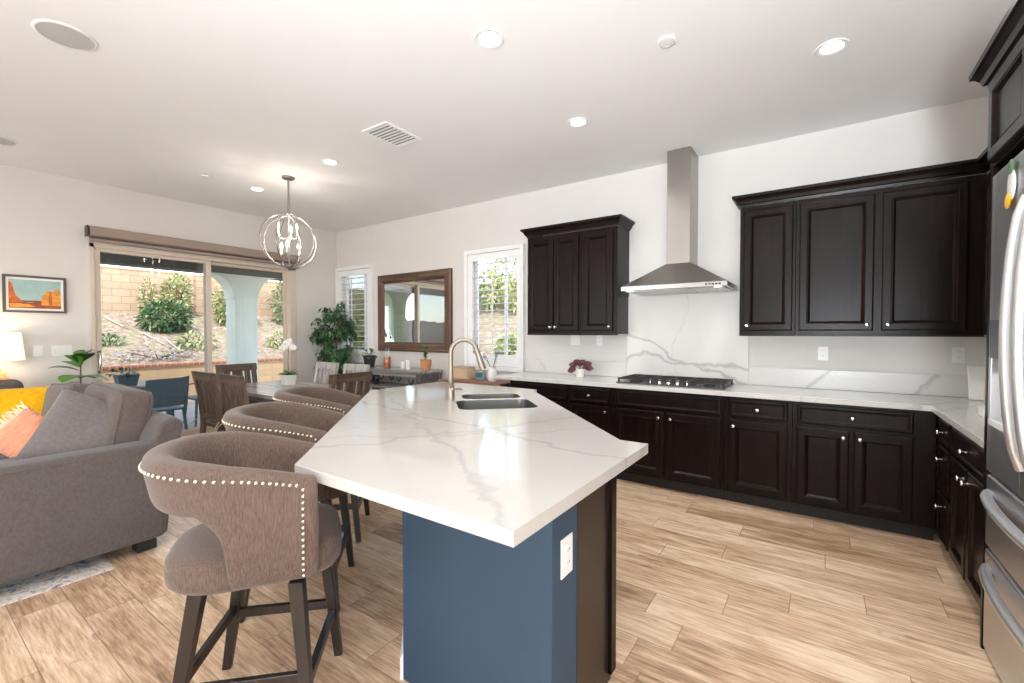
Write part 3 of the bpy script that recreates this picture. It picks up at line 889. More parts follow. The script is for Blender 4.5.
# ================================================================ ISLAND
def polyfill(outer, holes, z0, z1):
    """slab with holes"""
    bm = bmesh.new(); loops = []
    for lp in [outer] + holes:
        vs = [bm.verts.new((x, y, z1)) for x, y in lp]
        loops.append(vs)
        for i in range(len(vs)): bm.edges.new((vs[i], vs[(i+1) % len(vs)]))
    bmesh.ops.triangle_fill(bm, use_beauty=True, use_dissolve=False, edges=bm.edges[:])
    bm.verts.ensure_lookup_table(); bm.verts.index_update()
    top = [[v.index for v in f.verts] for f in bm.faces]
    n = len(bm.verts); vs = [v.co[:] for v in bm.verts]
    fs = top + [[i+n for i in reversed(f)] for f in top]
    b = 0
    for lp in loops:
        m = len(lp)
        for i in range(m): fs.append([b+i, b+(i+1) % m, b+(i+1) % m+n, b+i+n])
        b += m
    bm.free()
    return MB().add(vs + [(x, y, z0) for x, y, _ in vs], fs)
q2 = 2**.5
def ne(n, e): return ((n-e)/q2, (n+e)/q2)          # n towards the kitchen, e along the island away from the camera
ITOP = [(-.605,.882), (-.605,1.913), (-.73,1.913), (-1.954,3.137), (-1.954,3.20), (-3.05,3.20), (-3.05,2.36), (-1.572,.882)]
def sinkhole(n0, n1, e0, e1, r=.07):
    return [ne(n, e) for n, e in rrect((n0+n1)/2, (e0+e1)/2, n1-n0, e1-e0, r, 6)]
B1 = (.175, .69, 2.765, 3.165); B2 = (.235, .665, 3.205, 3.475)
M['islandtop'] = quartz('quartz_island', [(.55,.84,0,.42,.45,.026,.42), (.9,-.45,0,-2.05,.5,.026,.34), (.15,1,0,1.53,.35,.020,.46), (.8,.6,0,.62,.3,.016,.42), (-.7,.7,0,2.05,.5,.016,.28)], 1.3, .25)
tag(polyfill(ITOP, [sinkhole(*B1), sinkhole(*B2)], .873, .914).build('island_countertop', M['islandtop'], bevel=.003),
    'large white veined quartz island countertop with angled ends and undermount sink cutouts', 'countertop')
t = thing('island_cabinet', 'angled kitchen island base with slate blue panels and dark cabinet side', 'island', (-1.2, 2.0, 0))
def lo(p): return [(x+1.2, y-2.0) for x, y in p]
MB().prism(lo([(-1.345,1.226),(-.70,1.226),(-.70,1.66),(-1.84,2.80),(-2.73,2.80),(-2.73,2.61)]), .0, .60).build('core', M['espresso_side'], t)
MB().prism(lo([(-1.362,1.206),(-.68,1.206),(-.68,1.38),(-.70,1.38),(-.70,1.226),(-1.354,1.226),(-2.742,2.614),(-2.742,2.85),(-2.762,2.85),(-2.762,2.606)]), .001, .872).build('pony_wall', M['blue'], t, bevel=.002, seg=1)
MB().box(.52-.018, .52, 1.3805-2, 1.682-2, .001, .872).build('end_panel', M['espresso_side'], t)
mb = MB().prism(lo([(-.6795,1.655),(-.664,1.655),(-.664,1.70),(-.695,1.731),(-.71,1.716),(-.6795,1.685)]), .04, .872)
mb.build('corner_stile', M['espresso'], t)
MB().sweep([(0,0),(.013,0),(.013,.085),(.006,.10),(0,.105)], lo([(-1.362,1.206),(-2.762,2.606)])[::-1]).build('baseboard', M['trim'], t)
# kitchen side: doors under the sink (facing the range)
L_ = (1.84-.70)*q2
def on_front(o): o.location = (.512, -.300, 0); o.rotation_euler = (0, 0, R(135)); return o
on_front(MB().box(.0, L_, -.001, .018, .10, .872).build('face_frame', M['espresso'], t))
on_front(MB().box(.03, L_, .05, .07, 0, .10).build('toe_kick', M['toe'], t))
for k in range(3):
    a = .06 + k*.51
    on_front(front('door', t, a, a+.48, .125, .69, [(a+.05 if k else a+.43, .64)]))
    on_front(front('drawer', t, a, a+.48, .712, .855, []))
plate('island_outlet', 'white outlet plate on the blue end of the island', 'outlet', (-.68, 1.297, .662), PI/2, .078, .128)
# sink
c = ne(.44, 3.12)
t = thing('kitchen_sink', 'double-bowl stainless undermount sink set in the island countertop', 'sink', (c[0], c[1], .72))
def bowl(name, n0, n1, e0, e1, depth):
    mb = MB(); rings_ = []
    for k, (g, z) in enumerate([(.002, .911), (.003, .87), (.004, .80), (.010, .914-depth+.03), (.035, .914-depth), (.12, .914-depth-.004)]):
        rr = max(.02, .07-g*.3)
        rings_.append([(*ne(n, e), z) for n, e in rrect((n0+n1)/2, (e0+e1)/2, n1-n0-2*g, e1-e0-2*g, rr, 6)])
    m = len(rings_[0]); vs = [(p[0]-c[0], p[1]-c[1], p[2]-.72) for r_ in rings_ for p in r_]
    fs = [(i*m+k, i*m+(k+1) % m, (i+1)*m+(k+1) % m, (i+1)*m+k) for i in range(len(rings_)-1) for k in range(m)]
    fs.append([(len(rings_)-1)*m+k for k in range(m)])
    o = mb.add(vs, fs).build(name, M['sinksteel'], t, smooth=True, recalc=False, angle=60)
    cc = ne((n0+n1)/2, (e0+e1)/2)
    MB().lathe([(.042,-.0),(.042,.004),(.03,.005),(.028,.001)], (cc[0]-c[0], cc[1]-c[1], .914-depth-.72-.003), 20).build('drain', M['nickel'], o, smooth=True)
bowl('bowl', *B1, .21); bowl('bowl', *B2, .18)
# faucet
fb = (-2.15, 2.355)
t = thing('kitchen_faucet', 'tall champagne bronze gooseneck faucet with pull-down spray on the island', 'faucet', (*fb, .914), PI/4)
MB().lathe([(.030,.0005),(.030,.008),(.0265,.012),(.026,.06),(.0205,.13),(.0175,.18)], (0,0,0), 20).build('base', M['champagne'], t, smooth=True)
pts = [(0,0,.17), (0,0,.325)] + arc((.092,0,.335), .092, 180, 22, 12)
MB().tube(pts, [.0165]*2+[.0160]*13, 14).build('gooseneck', M['champagne'], t, smooth=True)
e1 = Vector(pts[-1]); e2 = e1 + Vector((.052,0,-.155))
MB().tube([e1+Vector((-.004,0,.012)), e1.lerp(e2,.25), e1.lerp(e2,.75), e2], [.0175,.0185,.0245,.0245], 16).build('spray_head', M['champagne'], t, smooth=True)
hp = MB().tube([(0,-.02,.085),(0,-.05,.088)], .014, 12); hp.tube([(0,-.045,.088),(-.01,-.065,.12),(-.02,-.075,.155)], [.007,.006,.005], 8)
hp.build('lever', M['champagne'], t, smooth=True)
c2 = ne(.25, 3.90)
tag(MB().lathe([(.030,.0005),(.030,.006),(.024,.010),(.012,.011)], (0,0,0), 20).build('air_switch', M['champagne'], None, smooth=True, loc=(-2.50, 2.83, .914)),
    'small round bronze air switch button on the island behind the faucet', 'button')

# ================================================================ COUNTER STOOLS
def make_stool():
    """faces local +x; seat about .66 high"""
    t = thing('counter_stool', 'x', 'stool', (0,0,0))
    # barrel shell: U path from near arm front, round the back, to the far arm front
    path = []
    a0, hw, xr = .150, .240, -.035
    NS = 130
    def plan(u):
        """u 0..1 along the U, returns centreline point and outward normal"""
        Ls = a0 - xr; La = PI*hw
        s_ = u*(2*Ls+La)
        if s_ < Ls: return (a0-s_, -hw, 0, -1)
        if s_ > Ls+La: return (xr+(s_-Ls-La), hw, 0, 1)
        th = -PI/2 - (s_-Ls)/hw
        return (xr+hw*math.cos(th), hw*math.sin(th), math.cos(th), math.sin(th))
    Ls = a0-xr; LT = 2*Ls + PI*hw
    def sm(x): x = max(0, min(1, x)); return x*x*(3-2*x)
    m = 18; vs = []
    nails_top = []; nails_front = [[], []]; strip = []
    for i in range(NS+1):
        u = i/NS
        px, py, nx, ny = plan(u)
        d = min(u, 1-u)*LT                      # distance from the arm front
        back = math.sin(PI/2*min(1, d/.42))
        top = .918 + .082*back
        low = .566 + (.818-.566)*max(0, min(1, (d-.226)/.075))**.24
        for k in range(m):
            th = 2*PI*k/m
            # rounded, leaning section: w across (outward), z up
            sw = math.copysign(abs(math.cos(th))**.62, math.cos(th)); sz = math.copysign(abs(math.sin(th))**.55, math.sin(th))
            zz = (top+low)/2 + sz*(top-low)/2
            lean = (zz-.72)*.13*(.2+.8*back)
            w = sw*(.040+.008*back*(sz>0)) + lean
            end = .0
            vs.append((px+nx*w, py+ny*w, zz))
    fs = []
    for i in range(NS):
        for k in range(m):
            fs.append((i*m+k, i*m+(k+1) % m, (i+1)*m+(k+1) % m, (i+1)*m+k))
    # rounded arm ends
    for i, sgn in ((0, 1), (NS, 1)):
        ring = vs[i*m:(i+1)*m]; b = len(vs)
        cx = sum(p[0] for p in ring)/m; cy = sum(p[1] for p in ring)/m; cz = sum(p[2] for p in ring)/m
        lay = []
        for g, xo in ((.86, .022), (.55, .034)):
            lay.append(len(vs))
            for p in ring: vs.append((p[0]+xo, cy+(p[1]-cy)*g, cz+(p[2]-cz)*(1-(1-g)*.14)))
        prev = i*m
        for l in lay:
            for k in range(m): fs.append((prev+k, prev+(k+1) % m, l+(k+1) % m, l+k))
            prev = l
        fs.append([prev+k for k in range(m)])
    MB().add(vs, fs).build('barrel_back', M['stool'], t, smooth='all', subsurf=1)
    # nail trim: along the top of the outside and down the arm fronts, domes on a thin band
    mb = MB(); run = []
    def outer(u, z):
        px, py, nx, ny = plan(u); d = min(u,1-u)*LT; back = math.sin(PI/2*min(1, d/.42))
        top = .918+.082*back; low = .566+(.818-.566)*max(0, min(1, (d-.226)/.075))**.24
        sz_lin = max(-1, min(1, (z-(top+low)/2)/((top-low)/2)))
        s_ = abs(sz_lin)**(1/.55); cth = math.sqrt(max(0, 1-s_*s_))**.62
        w = cth*(.038+.006*back*(sz_lin>0)) + (z-.72)*.13*(.2+.8*back) + .0048
        return Vector((px+nx*w, py+ny*w, z)), Vector((nx,ny,.15)).normalized()
    pts = []
    N1 = 15
    for k in range(N1):
        z = .590 + (.879-.590)*k/(N1-1); pts.append(outer(.012, z))
    n2 = 58
    for k in range(1, n2):
        u = .012 + (1-.024)*k/n2; d = min(u,1-u)*LT; back = math.sin(PI/2*min(1, d/.42))
        pts.append(outer(u, .886+.072*back))
    for k in range(N1):
        z = .879 - (.879-.590)*k/(N1-1); pts.append(outer(.988, z))
    mb.tube([p - n*.0075 for p, n in pts], .002, 5)
    for p, n in pts:
        q = n.to_track_quat('Z', 'Y').to_matrix()
        vs2 = []; nn = 7
        for rr, h in ((.0066, 0), (.0052, .0034), (0.0020, .0052)):
            for k in range(nn):
                vs2.append(p + q @ Vector((rr*math.cos(2*PI*k/nn), rr*math.sin(2*PI*k/nn), h)))
        f2 = [(i*nn+k, i*nn+(k+1) % nn, (i+1)*nn+(k+1) % nn, (i+1)*nn+k) for i in range(2) for k in range(nn)] + [tuple(2*nn+k for k in range(nn))]
        mb.add(vs2, f2)
    mb.build('nailhead_trim', M['brass'], t, smooth=True)
    # seat cushion
    mb = MB(); prof = [(.80,.548),(.93,.552),(.985,.570),(1,.60),(1,.622),(.992,.626),(1,.632),(.985,.648),(.93,.660),(.75,.667),(.4,.671)]
    n = 36; vs = []
    for g, z in prof:
        for k in range(n):
            th = 2*PI*k/n; ct, st_ = math.cos(th), math.sin(th); e = .5
            x = (.262 if ct > 0 else .292)*math.copysign(abs(ct)**e, ct)*g; y = .226*math.copysign(abs(st_)**e, st_)*g
            if ct < 0: x *= 1.0; y *= (1-.16*abs(ct))
            vs.append((x+.006, y, z))
    fs = [(i*n+k, i*n+(k+1) % n, (i+1)*n+(k+1) % n, (i+1)*n+k) for i in range(len(prof)-1) for k in range(n)]
    fs += [tuple(reversed(range(n))), tuple((len(prof)-1)*n+k for k in range(n))]
    MB().add(vs, fs).build('seat', M['stool'], t, smooth=True, angle=60)
    # legs and stretchers
    tops = {(1,1): (.165,.188), (1,-1): (.165,-.188), (-1,1): (-.135,.19), (-1,-1): (-.135,-.19)}
    feet = {}; SW = R(-14)      # the seat is swivelled on its legs
    def rl(x, y): return (x*math.cos(SW)-y*math.sin(SW), x*math.sin(SW)+y*math.cos(SW))
    for k, (x, y) in tops.items():
        fx_, fy_ = (x+.052, y+.034*k[1]) if k[0] > 0 else (x-.088, y+.032*k[1])
        x, y = tops[k] = rl(x, y); fx_, fy_ = feet[k] = rl(fx_, fy_)
        MB().taper((fx_, fy_, 0), (x, y, .556), .031, .046, 0, SW).build('leg', M['stoolleg'], t, bevel=.002, seg=1)
    def at(k, z):
        a = z/.556; return (feet[k][0]+(tops[k][0]-feet[k][0])*a, feet[k][1]+(tops[k][1]-feet[k][1])*a, z)
    for a, b, z in (((1,1),(1,-1),.20), ((-1,1),(-1,-1),.26), ((1,1),(-1,1),.235), ((1,-1),(-1,-1),.235)):
        o = MB().bar(at(a,z), at(b,z), .022, .036).build('stretcher', M['stoolleg'], t, bevel=.002, seg=1)
        if a == (1,1) and b == (1,-1):
            p, q = Vector(at(a,z)), Vector(at(b,z)); dd = (q-p).normalized()
            MB().bar(p+dd*.03+Vector((-.001,0,.0185)), q-dd*.03+Vector((-.001,0,.0185)), .022, .003).build('footrest_plate', M['footrest_plate'], o)
    return t
SL = ['nearest taupe nailhead counter stool, seen whole in front of the sofa end',
      'middle taupe nailhead counter stool at the island, between the other two stools',
      'farthest taupe nailhead counter stool, at the far end of the island by the dining table']
s0 = make_stool()
for k in range(3):
    s_ = s0 if k == 0 else copy_tree(s0)
    g_ = .045 if k else 0
    s_.location = (-1.70-.54*k-g_, .835+.53*k-g_, 0); s_.rotation_euler = (0, 0, PI/4 + R(1 if k else 14))
    for ch in s_.children:
        if k and ch.name.split('.')[0] in ('leg', 'stretcher'): ch.rotation_euler = (0, 0, R(13))
    tag(s_, SL[k], 'stool', 'counter stools along the island')

# ================================================================ THINGS ON THE KITCHEN COUNTER
t = thing('potted_plant', 'small burgundy-leaved plant in a white pot on the back counter', 'plant', (-2.12, 4.36, ST))
MB().lathe([(.036,.0005),(.042,.01),(.047,.085),(.049,.09),(.045,.09),(.042,.075)], n=24).build('pot', M['ceramic'], t, smooth=True)
MB().lathe([(.043,.070),(.043,.074)], n=16).build('soil', M['soil'], t)
rnd = random.Random(4)
for k, (a, el, Lf) in enumerate([(200,35,.13),(170,60,.13),(20,40,.15),(60,65,.12),(330,25,.14),(120,45,.12),(230,5,.13),(290,50,.12),(0,70,.12),(210,70,.12),(10,15,.14)]):
    d = Vector((math.cos(R(a))*math.cos(R(el)), math.sin(R(a))*math.cos(R(el)), math.sin(R(el))))
    mb = MB().tube([(0,0,.075), Vector((0,0,.08))+d*.03, Vector((0,0,.08))+d*.055], .002, 5)
    leaf(mb, Vector((0,0,.08))+d*.045, d, (.5+.5*math.sin(k*2.3),-1,.55+.4*math.cos(k*1.7)), Lf*.8, .075, .25, 0, 4, .25)
    mb.build('leaf', M['redleaf'] if k % 3 else M['stemg'] if k == 3 else M['redleaf'], t, smooth='all')
t = thing('marble_board', 'white marble board leaning in the counter corner', 'cutting board', (1.02, 4.43, ST))
o = rbox(MB(), -.15, .15, -.008, .008, 0, .24, .004).build('slab', M['ceramic'], t); o.rotation_euler = (R(-14), 0, 0); o.location = (0, 0, .004)
t = thing('snack_bag', 'tan speckled snack bag standing on the counter before the white board', 'bag', (.955, 4.22, ST))
rbox(MB(), -.055, .055, -.025, .025, .001, .19, .02).build('pouch', fabric('tan_pouch', srgb(228,200,160), (30,30,30), .12), t, smooth=True)
for k in range(6): MB().ball((-.04+.03*(k % 3), -.0255, .05+.06*(k//3)), .008, .002, .008, 8, 5).build('spot', M['terracotta'], t)
t = thing('paper_napkins', 'white folded paper napkins in a holder at the counter edge by the refrigerator', 'napkins', (.83, 3.62, ST))
MB().box(-.07,.07,-.05,.05,.0005,.05).build('stack', M['white'], t, bevel=.006)
MB().box(-.072,.072,-.052,.052,.051,.058).build('weight', M['white'], t, bevel=.003)
# ================================================================ DINING AREA
t = thing('dining_table', 'grey washed wooden dining table under the globe chandelier', 'table', (-4.90, 2.74, 0))
TX, TY = .95, .455
MB().box(-TX, TX, -TY, TY, .722, .762).build('tabletop', M['greywood'], t, bevel=.005)
mb = MB()
for y in (-TY+.06, TY-.06): mb.box(-TX+.08, TX-.08, y-.012, y+.012, .61, .7215)
for x in (-TX+.07, TX-.07): mb.box(x-.012, x+.012, -TY+.06, TY-.06, .61, .7215)
mb.build('apron', M['greywood_dk'], t)
for sx in (-1, 1):
    for sy in (-1, 1):
        MB().box(sx*(TX-.10)-.045, sx*(TX-.10)+.045, sy*(TY-.09)-.045, sy*(TY-.09)+.045, 0, .7215).build('leg', M['greywood_dk'], t, bevel=.004)
def make_chair(mx, mz):
    """faces +y, back at -y"""
    t = thing('dining_chair', 'x', 'chair')
    MB().box(-.225, .225, -.20, .225, .425, .46).build('seat', mx, t, bevel=.006)
    for sx in (-1, 1):
        MB().box(sx*.20-.022, sx*.20+.022, .17, .214, 0, .4245).build('leg', mz, t, bevel=.003)
        mb = MB(); x = sx*.20; w = .024
        pr = [(-.235, 0), (-.19, .44), (-.21, .70), (-.265, .985)]
        vs = []
        for y, z in pr: vs += [(x-w, y-.022, z), (x+w, y-.022, z), (x+w, y+.022, z), (x-w, y+.022, z)]
        fs = [(0,3,2,1), (12,13,14,15)] + [(i*4+k, i*4+(k+1) % 4, i*4+4+(k+1) % 4, i*4+4+k) for i in range(3) for k in range(4)]
        mb.add(vs, fs).build('back_post', mz, t, bevel=.003, seg=1)
    def slope(z): return -.19-.0769*(z-.44) if z < .70 else -.21-.193*(z-.70)
    def slat(x0, x1, z0, z1, name, mat, th=.012):
        zs = [z0+(z1-z0)*i/4 for i in range(5)]; vs = []
        for z in zs:
            y = slope(z); vs += [(x0,y-th,z),(x1,y-th,z),(x1,y+th,z),(x0,y+th,z)]
        fs = [(0,3,2,1),(16,17,18,19)] + [(i*4+k, i*4+(k+1) % 4, i*4+4+(k+1) % 4, i*4+4+k) for i in range(4) for k in range(4)]
        MB().add(vs, fs).build(name, mat, t, bevel=.002, seg=1)
    slat(-.235, .235, .905, .992, 'top_rail', mx, .020)
    slat(-.176, .176, .50, .55, 'lower_rail', mx, .014)
    for x0, x1 in ((-.150,-.085), (-.060,.060), (.085,.150)): slat(x0, x1, .5505, .9045, 'slat', mz, .009)
    mb = MB()
    for sx in (-1, 1): mb.box(sx*.20-.011, sx*.20+.011, -.19, .17, .16, .19)
    mb.box(-.19, .19, -.012, .012, .163, .187); mb.build('stretcher', mz, t)
    return t
CH = [(-5.12, 2.20, 0, 'b', 'brown slatted dining chair on the near long side, closer to the sliding door'),
      (-4.56, 2.21, 0, 'b', 'brown slatted dining chair on the near long side, closer to the counter stools'),
      (-5.81, 2.67, -90, 'b', 'brown slatted dining chair at the table end beside the sliding door'),
      (-4.06, 2.72, 90, 'b', 'brown slatted dining chair at the table end facing the sliding door, back to the kitchen'),
      (-5.42, 3.25, 180, 'p', 'slatted dining chair, coloured pale for window glare, on the far side, in front of the leafy ficus'),
      (-4.80, 3.25, 180, 'p', 'slatted dining chair, coloured pale for window glare, on the far side, in front of the console table')]
cb = make_chair(M['dinwood_x'], M['dinwood']); cp = make_chair(M['glarewood'], M['glarewood'])
used = set()
for x, y, a, k, lab in CH:
    src = cb if k == 'b' else cp
    c_ = copy_tree(src) if k in used else src
    used.add(k)
    c_.location = (x, y, 0); c_.rotation_euler = (0, 0, R(a)); tag(c_, lab, 'chair', 'dining chairs round the grey table')
# tie-on seat pads on the two near chairs
for x, lab in ((-5.12, 'beige tie-on seat pad on the near dining chair closer to the sliding door'), (-4.56, 'beige tie-on seat pad on the near dining chair closer to the stools')):
    t = thing('seat_pad', lab, 'cushion', (x, 2.22, .461), 0, 'beige seat pads')
    rbox(MB(), -.19, .19, -.17, .18, 0, .035, .015).build('pad', fabric('pad_beige', srgb(206,178,150), (60,60,60), .08) if 'pad_beige' not in bpy.data.materials else bpy.data.materials['pad_beige'], t, smooth=True)
    for sx in (-1, 1):
        MB().tube([(sx*.17,-.165,.02), (sx*.20,-.215,.05), (sx*.25,-.26,.03), (sx*.27,-.30,-.02)], .005, 6).build('tie', M['pvc'], t)
# orchid
t = thing('potted_orchid', 'white orchid with green leaves in a square white pot on the dining table', 'plant', (-5.24, 2.88, .762))
MB().frustum((-.055,.055,-.055,.055), .0005, (-.068,.068,-.068,.068), .125).build('pot', M['ceramic'], t, bevel=.006)
MB().box(-.058,.058,-.058,.058,.1252,.128).build('soil', M['soil'], t)
rnd = random.Random(8)
for k in range(9):
    a = k*2.4; d = Vector((math.cos(a), math.sin(a), rnd.uniform(.3,1.1))).normalized()
    mb = MB(); leaf(mb, (0,0,.127), d, (0,0,1), rnd.uniform(.13,.18), .06, .25, 0, 4, .35); mb.build('leaf', M['fiddle'], t, smooth='all')
stm = [(0,0,.127),(.01,-.01,.28),(.02,-.01,.40),(.00,.0,.50),(-.05,.03,.545)]
MB().tube(stm, .004, 6).build('stem', M['stemg'], t, smooth=True)
for k, (dx, dy, dz) in enumerate([(-.06,.03,.53),(-.02,-.01,.52),(.03,-.04,.49),(.0,.04,.47),(-.04,-.05,.46),(.05,.02,.46),(-.08,.0,.47)]):
    mb = MB()
    for j in range(5):
        a = 2*PI*j/5+k; leaf(mb, (dx,dy,dz), (math.cos(a)*.6+.6, math.sin(a)-.2, .5*math.sin(a*1.3)), (1,-.6,.3), .055, .05, .1, 0, 3, .1)
    mb.build('blossom', M['petal'], t, smooth='all')

# chandelier
t = thing('globe_chandelier', 'silver open-globe chandelier with candle lights hanging over the dining table', 'chandelier', (-4.81, 2.665, ZC))
MB().lathe([(.065,-.001),(.065,-.012),(.055,-.024),(.012,-.03)], n=24).build('canopy', M['chandelier'], t, smooth=True)
MB().tube([(0,0,-.025),(0,0,-.42)], .011, 10).build('rod', M['chandelier'], t, smooth=True)
cz = -.70; RR = .295
MB().lathe([(.004,-.385),(.022,-.395),(.022,-.41),(.008,-.425)], n=16).build('collar', M['chandelier'], t, smooth=True)
def hoop(ang, tilt, rad):
    pts = []
    for i in range(56):
        a = 2*PI*i/56
        v = Vector((rad*math.cos(a), 0, rad*math.sin(a)))
        v.rotate(Matrix.Rotation(R(tilt), 3, 'X')); v.rotate(Matrix.Rotation(R(ang), 3, 'Z'))
        pts.append((v.x, v.y, v.z+cz))
    MB().tube(pts, .0062, 8, closed=True).build('hoop', M['chandelier'], t, smooth=True)
hoop(35, 0, RR-.018); hoop(80, 0, RR); hoop(-10, 0, RR); hoop(-55, 0, RR-.018)
MB().tube([(0,0,-.42),(0,0,-.98)], .007, 8).build('stem', M['chandelier'], t, smooth=True)
MB().lathe([(.004,-.975),(.018,-.985),(.020,-1.0),(.006,-1.02)], n=14).build('finial', M['chandelier'], t, smooth=True)
k = 0
for zt, rr, n, a0 in ((-.66, .11, 3, 20), (-.86, .10, 3, 80)):
    for j in range(n):
        a = R(a0+120*j); x, y = rr*math.cos(a), rr*math.sin(a)
        mb = MB().tube([(0,0,zt-.005), (x*.5,y*.5,zt-.02), (x*.95,y*.95,zt-.012), (x,y,zt+.012)], .006, 8)
        mb.lathe([(.006,zt+.010),(.022,zt+.016),(.020,zt+.020)], (x,y,0), 12)
        arm = mb.build('arm', M['chandelier'], t, smooth=True)
        MB().lathe([(.010,zt+.0205),(.010,zt+.085)], (x,y,0), 10).build('candle_sleeve', M['candlesleeve'], arm, smooth=True)
        MB().lathe([(.005,zt+.0852),(.015,zt+.105),(.014,zt+.12),(.006,zt+.145),(.001,zt+.155)], (x,y,0), 12).build('bulb', M['bulb'], arm, smooth=True)
        lamp('bulb_light', 'POINT', (-4.81+x, 2.665+y, ZC+zt+.175), (0,0,0), 1.9, (1,.90,.78), shadow_soft_size=.012)

# ficus
def tree_pot(t, r, h, mat):
    MB().lathe([(r*.72,.0),(r*.78,.02),(r,h-.03),(r*1.04,h-.03),(r*1.04,h),(r*.93,h),(r*.90,h-.04)], n=28).build('pot', mat, t, smooth=True)
    MB().lathe([(r*.91,h-.05),(r*.91,h-.04)], n=20).build('soil', M['soil'], t)
t = thing('ficus_tree', 'tall leafy green ficus tree in the corner beside the sliding door', 'plant', (-6.42, 4.27, 0))
tree_pot(t, .17, .34, M['blackpot'])
rnd = random.Random(11)
mb = MB(); tips = []
for k in range(3):
    a = k*2.1; b = Vector((.03*math.cos(a), .03*math.sin(a), .3))
    mb.tube([b, b+Vector((.03*math.sin(a*3), .02, .35)), b+Vector((.05*math.cos(a), .05*math.sin(a), .8)), b+Vector((.10*math.cos(a), .08*math.sin(a), 1.3))], [.014,.012,.010,.005], 8)
for k in range(58):
    z = rnd.uniform(.70, 1.66); a = rnd.uniform(0, 2*PI)
    w = .40*math.sin(PI*min(1, max(.12, (z-.52)/1.36)))**.6
    p0 = Vector((.06*math.cos(a), .06*math.sin(a), z)); p1 = Vector((w*.86*math.cos(a), w*math.sin(a)*.68, z+rnd.uniform(.0,.24)))
    pm = p0.lerp(p1,.5)+Vector((0,0,.06)); p1.x = max(p1.x, -.33); p1.y = min(p1.y, .27); mb.tube([p0, pm, p1], [.005,.004,.002], 5); tips.append((p0, pm, p1))
mb.build('branch', M['bark'], t, smooth=True)
mb = MB()
for p0, pm, p1 in tips:
    for j in range(44):
        u = rnd.uniform(.22, 1.05); q = p0.lerp(pm, u*2) if u < .5 else pm.lerp(p1, (u-.5)*2)
        q = q + Vector((rnd.uniform(-.06,.06), rnd.uniform(-.06,.06), rnd.uniform(-.06,.05)))
        out = Vector((q.x, q.y, 0)).normalized() if q.xy.length > .01 else Vector((1,0,0))
        d = out*.7 + Vector((rnd.uniform(-.8,.8), rnd.uniform(-.8,.8), rnd.uniform(-1.2,.1)))
        if q.x-6.42 < -6.73 or q.y+4.27 > 4.53: continue
        leaf(mb, q, d, (0,0,1), rnd.uniform(.06,.09), rnd.uniform(.028,.042), .2, rnd.choice([0,0,0,1,1,2]), 3, .3)
mb.build('foliage', [M['leaf'], M['leaf2'], M['leaf3']], t, smooth='all', recalc=False)

# console table with glassware
t = thing('console_table', 'long grey wood console table with an open glass shelf below the mirror', 'console table', (-5.04, 4.36, 0))
CW = .715; CD = .215
MB().box(-CW, CW, -CD, CD, .838, .875).build('tabletop', M['greywood'], t, bevel=.004)
for sx in (-1, 1):
    for sy in (-1, 1): MB().box(sx*(CW-.05)-.04, sx*(CW-.05)+.04, sy*(CD-.05)-.04, sy*(CD-.05)+.04, 0, .8375).build('leg', M['greywood_dk'], t, bevel=.003)
MB().box(-CW+.02, CW-.02, -CD+.02, -CD+.045, .785, .8375).build('apron', M['greywood'], t)
MB().box(-CW+.02, CW-.02, -CD+.01, CD-.031, .60, .63).build('shelf', M['greywood'], t, bevel=.003)
MB().box(-CW+.02, CW-.02, -CD+.01, CD-.031, .14, .17).build('shelf', M['greywood_dk'], t, bevel=.003)
for sx in (-1, 1): MB().box(sx*(CW-.03)-.012, sx*(CW-.03)+.012, -CD+.09, CD-.09, .60, .8375).build('side_panel', M['greywood_dk'], t)
def glass(x, y, z, lab, tall):
    t = thing('wine_glass', lab, 'glass', (x, y, z), 0, 'glasses on the console shelf')
    MB().lathe([(.034,.0005),(.034,.003),(.006,.006),(.004,.07 if tall else .03)], n=16).build('foot', M['clear'], t, smooth=True)
    z0 = .07 if tall else .03
    MB().lathe([(.004,z0+.0005),(.030,z0+.025),(.038,z0+.05),(.034,z0+.085),(.032,z0+.085),(.036,z0+.05),(.028,z0+.027),(.003,z0+.004)], n=18, cap=False).build('cup', M['clear'], t, smooth=True)
place = ['leftmost', 'second from the left', 'third from the left', 'fourth from the left', 'third from the right', 'second from the right', 'rightmost']
for k, x in enumerate((-5.58,-5.43,-5.26,-5.08,-4.88,-4.68,-4.48)):
    glass(x, 4.27 + (.04 if k % 2 else 0), .6305, f'clear stemmed glass on the console shelf, {place[k]} of the seven', k in (2,3,4))
t = thing('potted_plant', 'green trailing plant in a charcoal pot on the console table by the window', 'plant', (-5.60, 4.33, .875))
MB().lathe([(.065,.0005),(.07,.01),(.095,.15),(.098,.17),(.088,.17),(.085,.14)], n=24).build('pot', M['blackpot'], t, smooth=True)
MB().lathe([(.086,.135),(.086,.14)], n=20).build('soil', M['soil'], t)
rnd = random.Random(3)
for k in range(22):
    a = rnd.uniform(0, 6.28); el = rnd.uniform(.1, 1.2); d = Vector((math.cos(a)*math.cos(el), math.sin(a)*math.cos(el), math.sin(el)))
    e = Vector((0,0,.14))+d*rnd.uniform(.06,.13)
    mb = MB().tube([(0,0,.138), e], .002, 5); leaf(mb, e, d+Vector((0,0,-.3)), (0,0,1), .075, .055, .2, 0, 4, .4); mb.build('leaf', M['fiddle'] if k % 3 else M['leaf'], t, smooth='all')
t = thing('drink_jar', 'glass jar of orange liquid with wire handles on the console table', 'jar', (-5.20, 4.33, .875))
MB().lathe([(.046,.0005),(.05,.006),(.05,.155),(.046,.16)], n=20, cap=False).build('glass_wall', M['clear'], t, smooth=True)
MB().lathe([(.044,.006),(.044,.145)], n=20).build('liquid', M['orangejuice'], t, smooth=True)
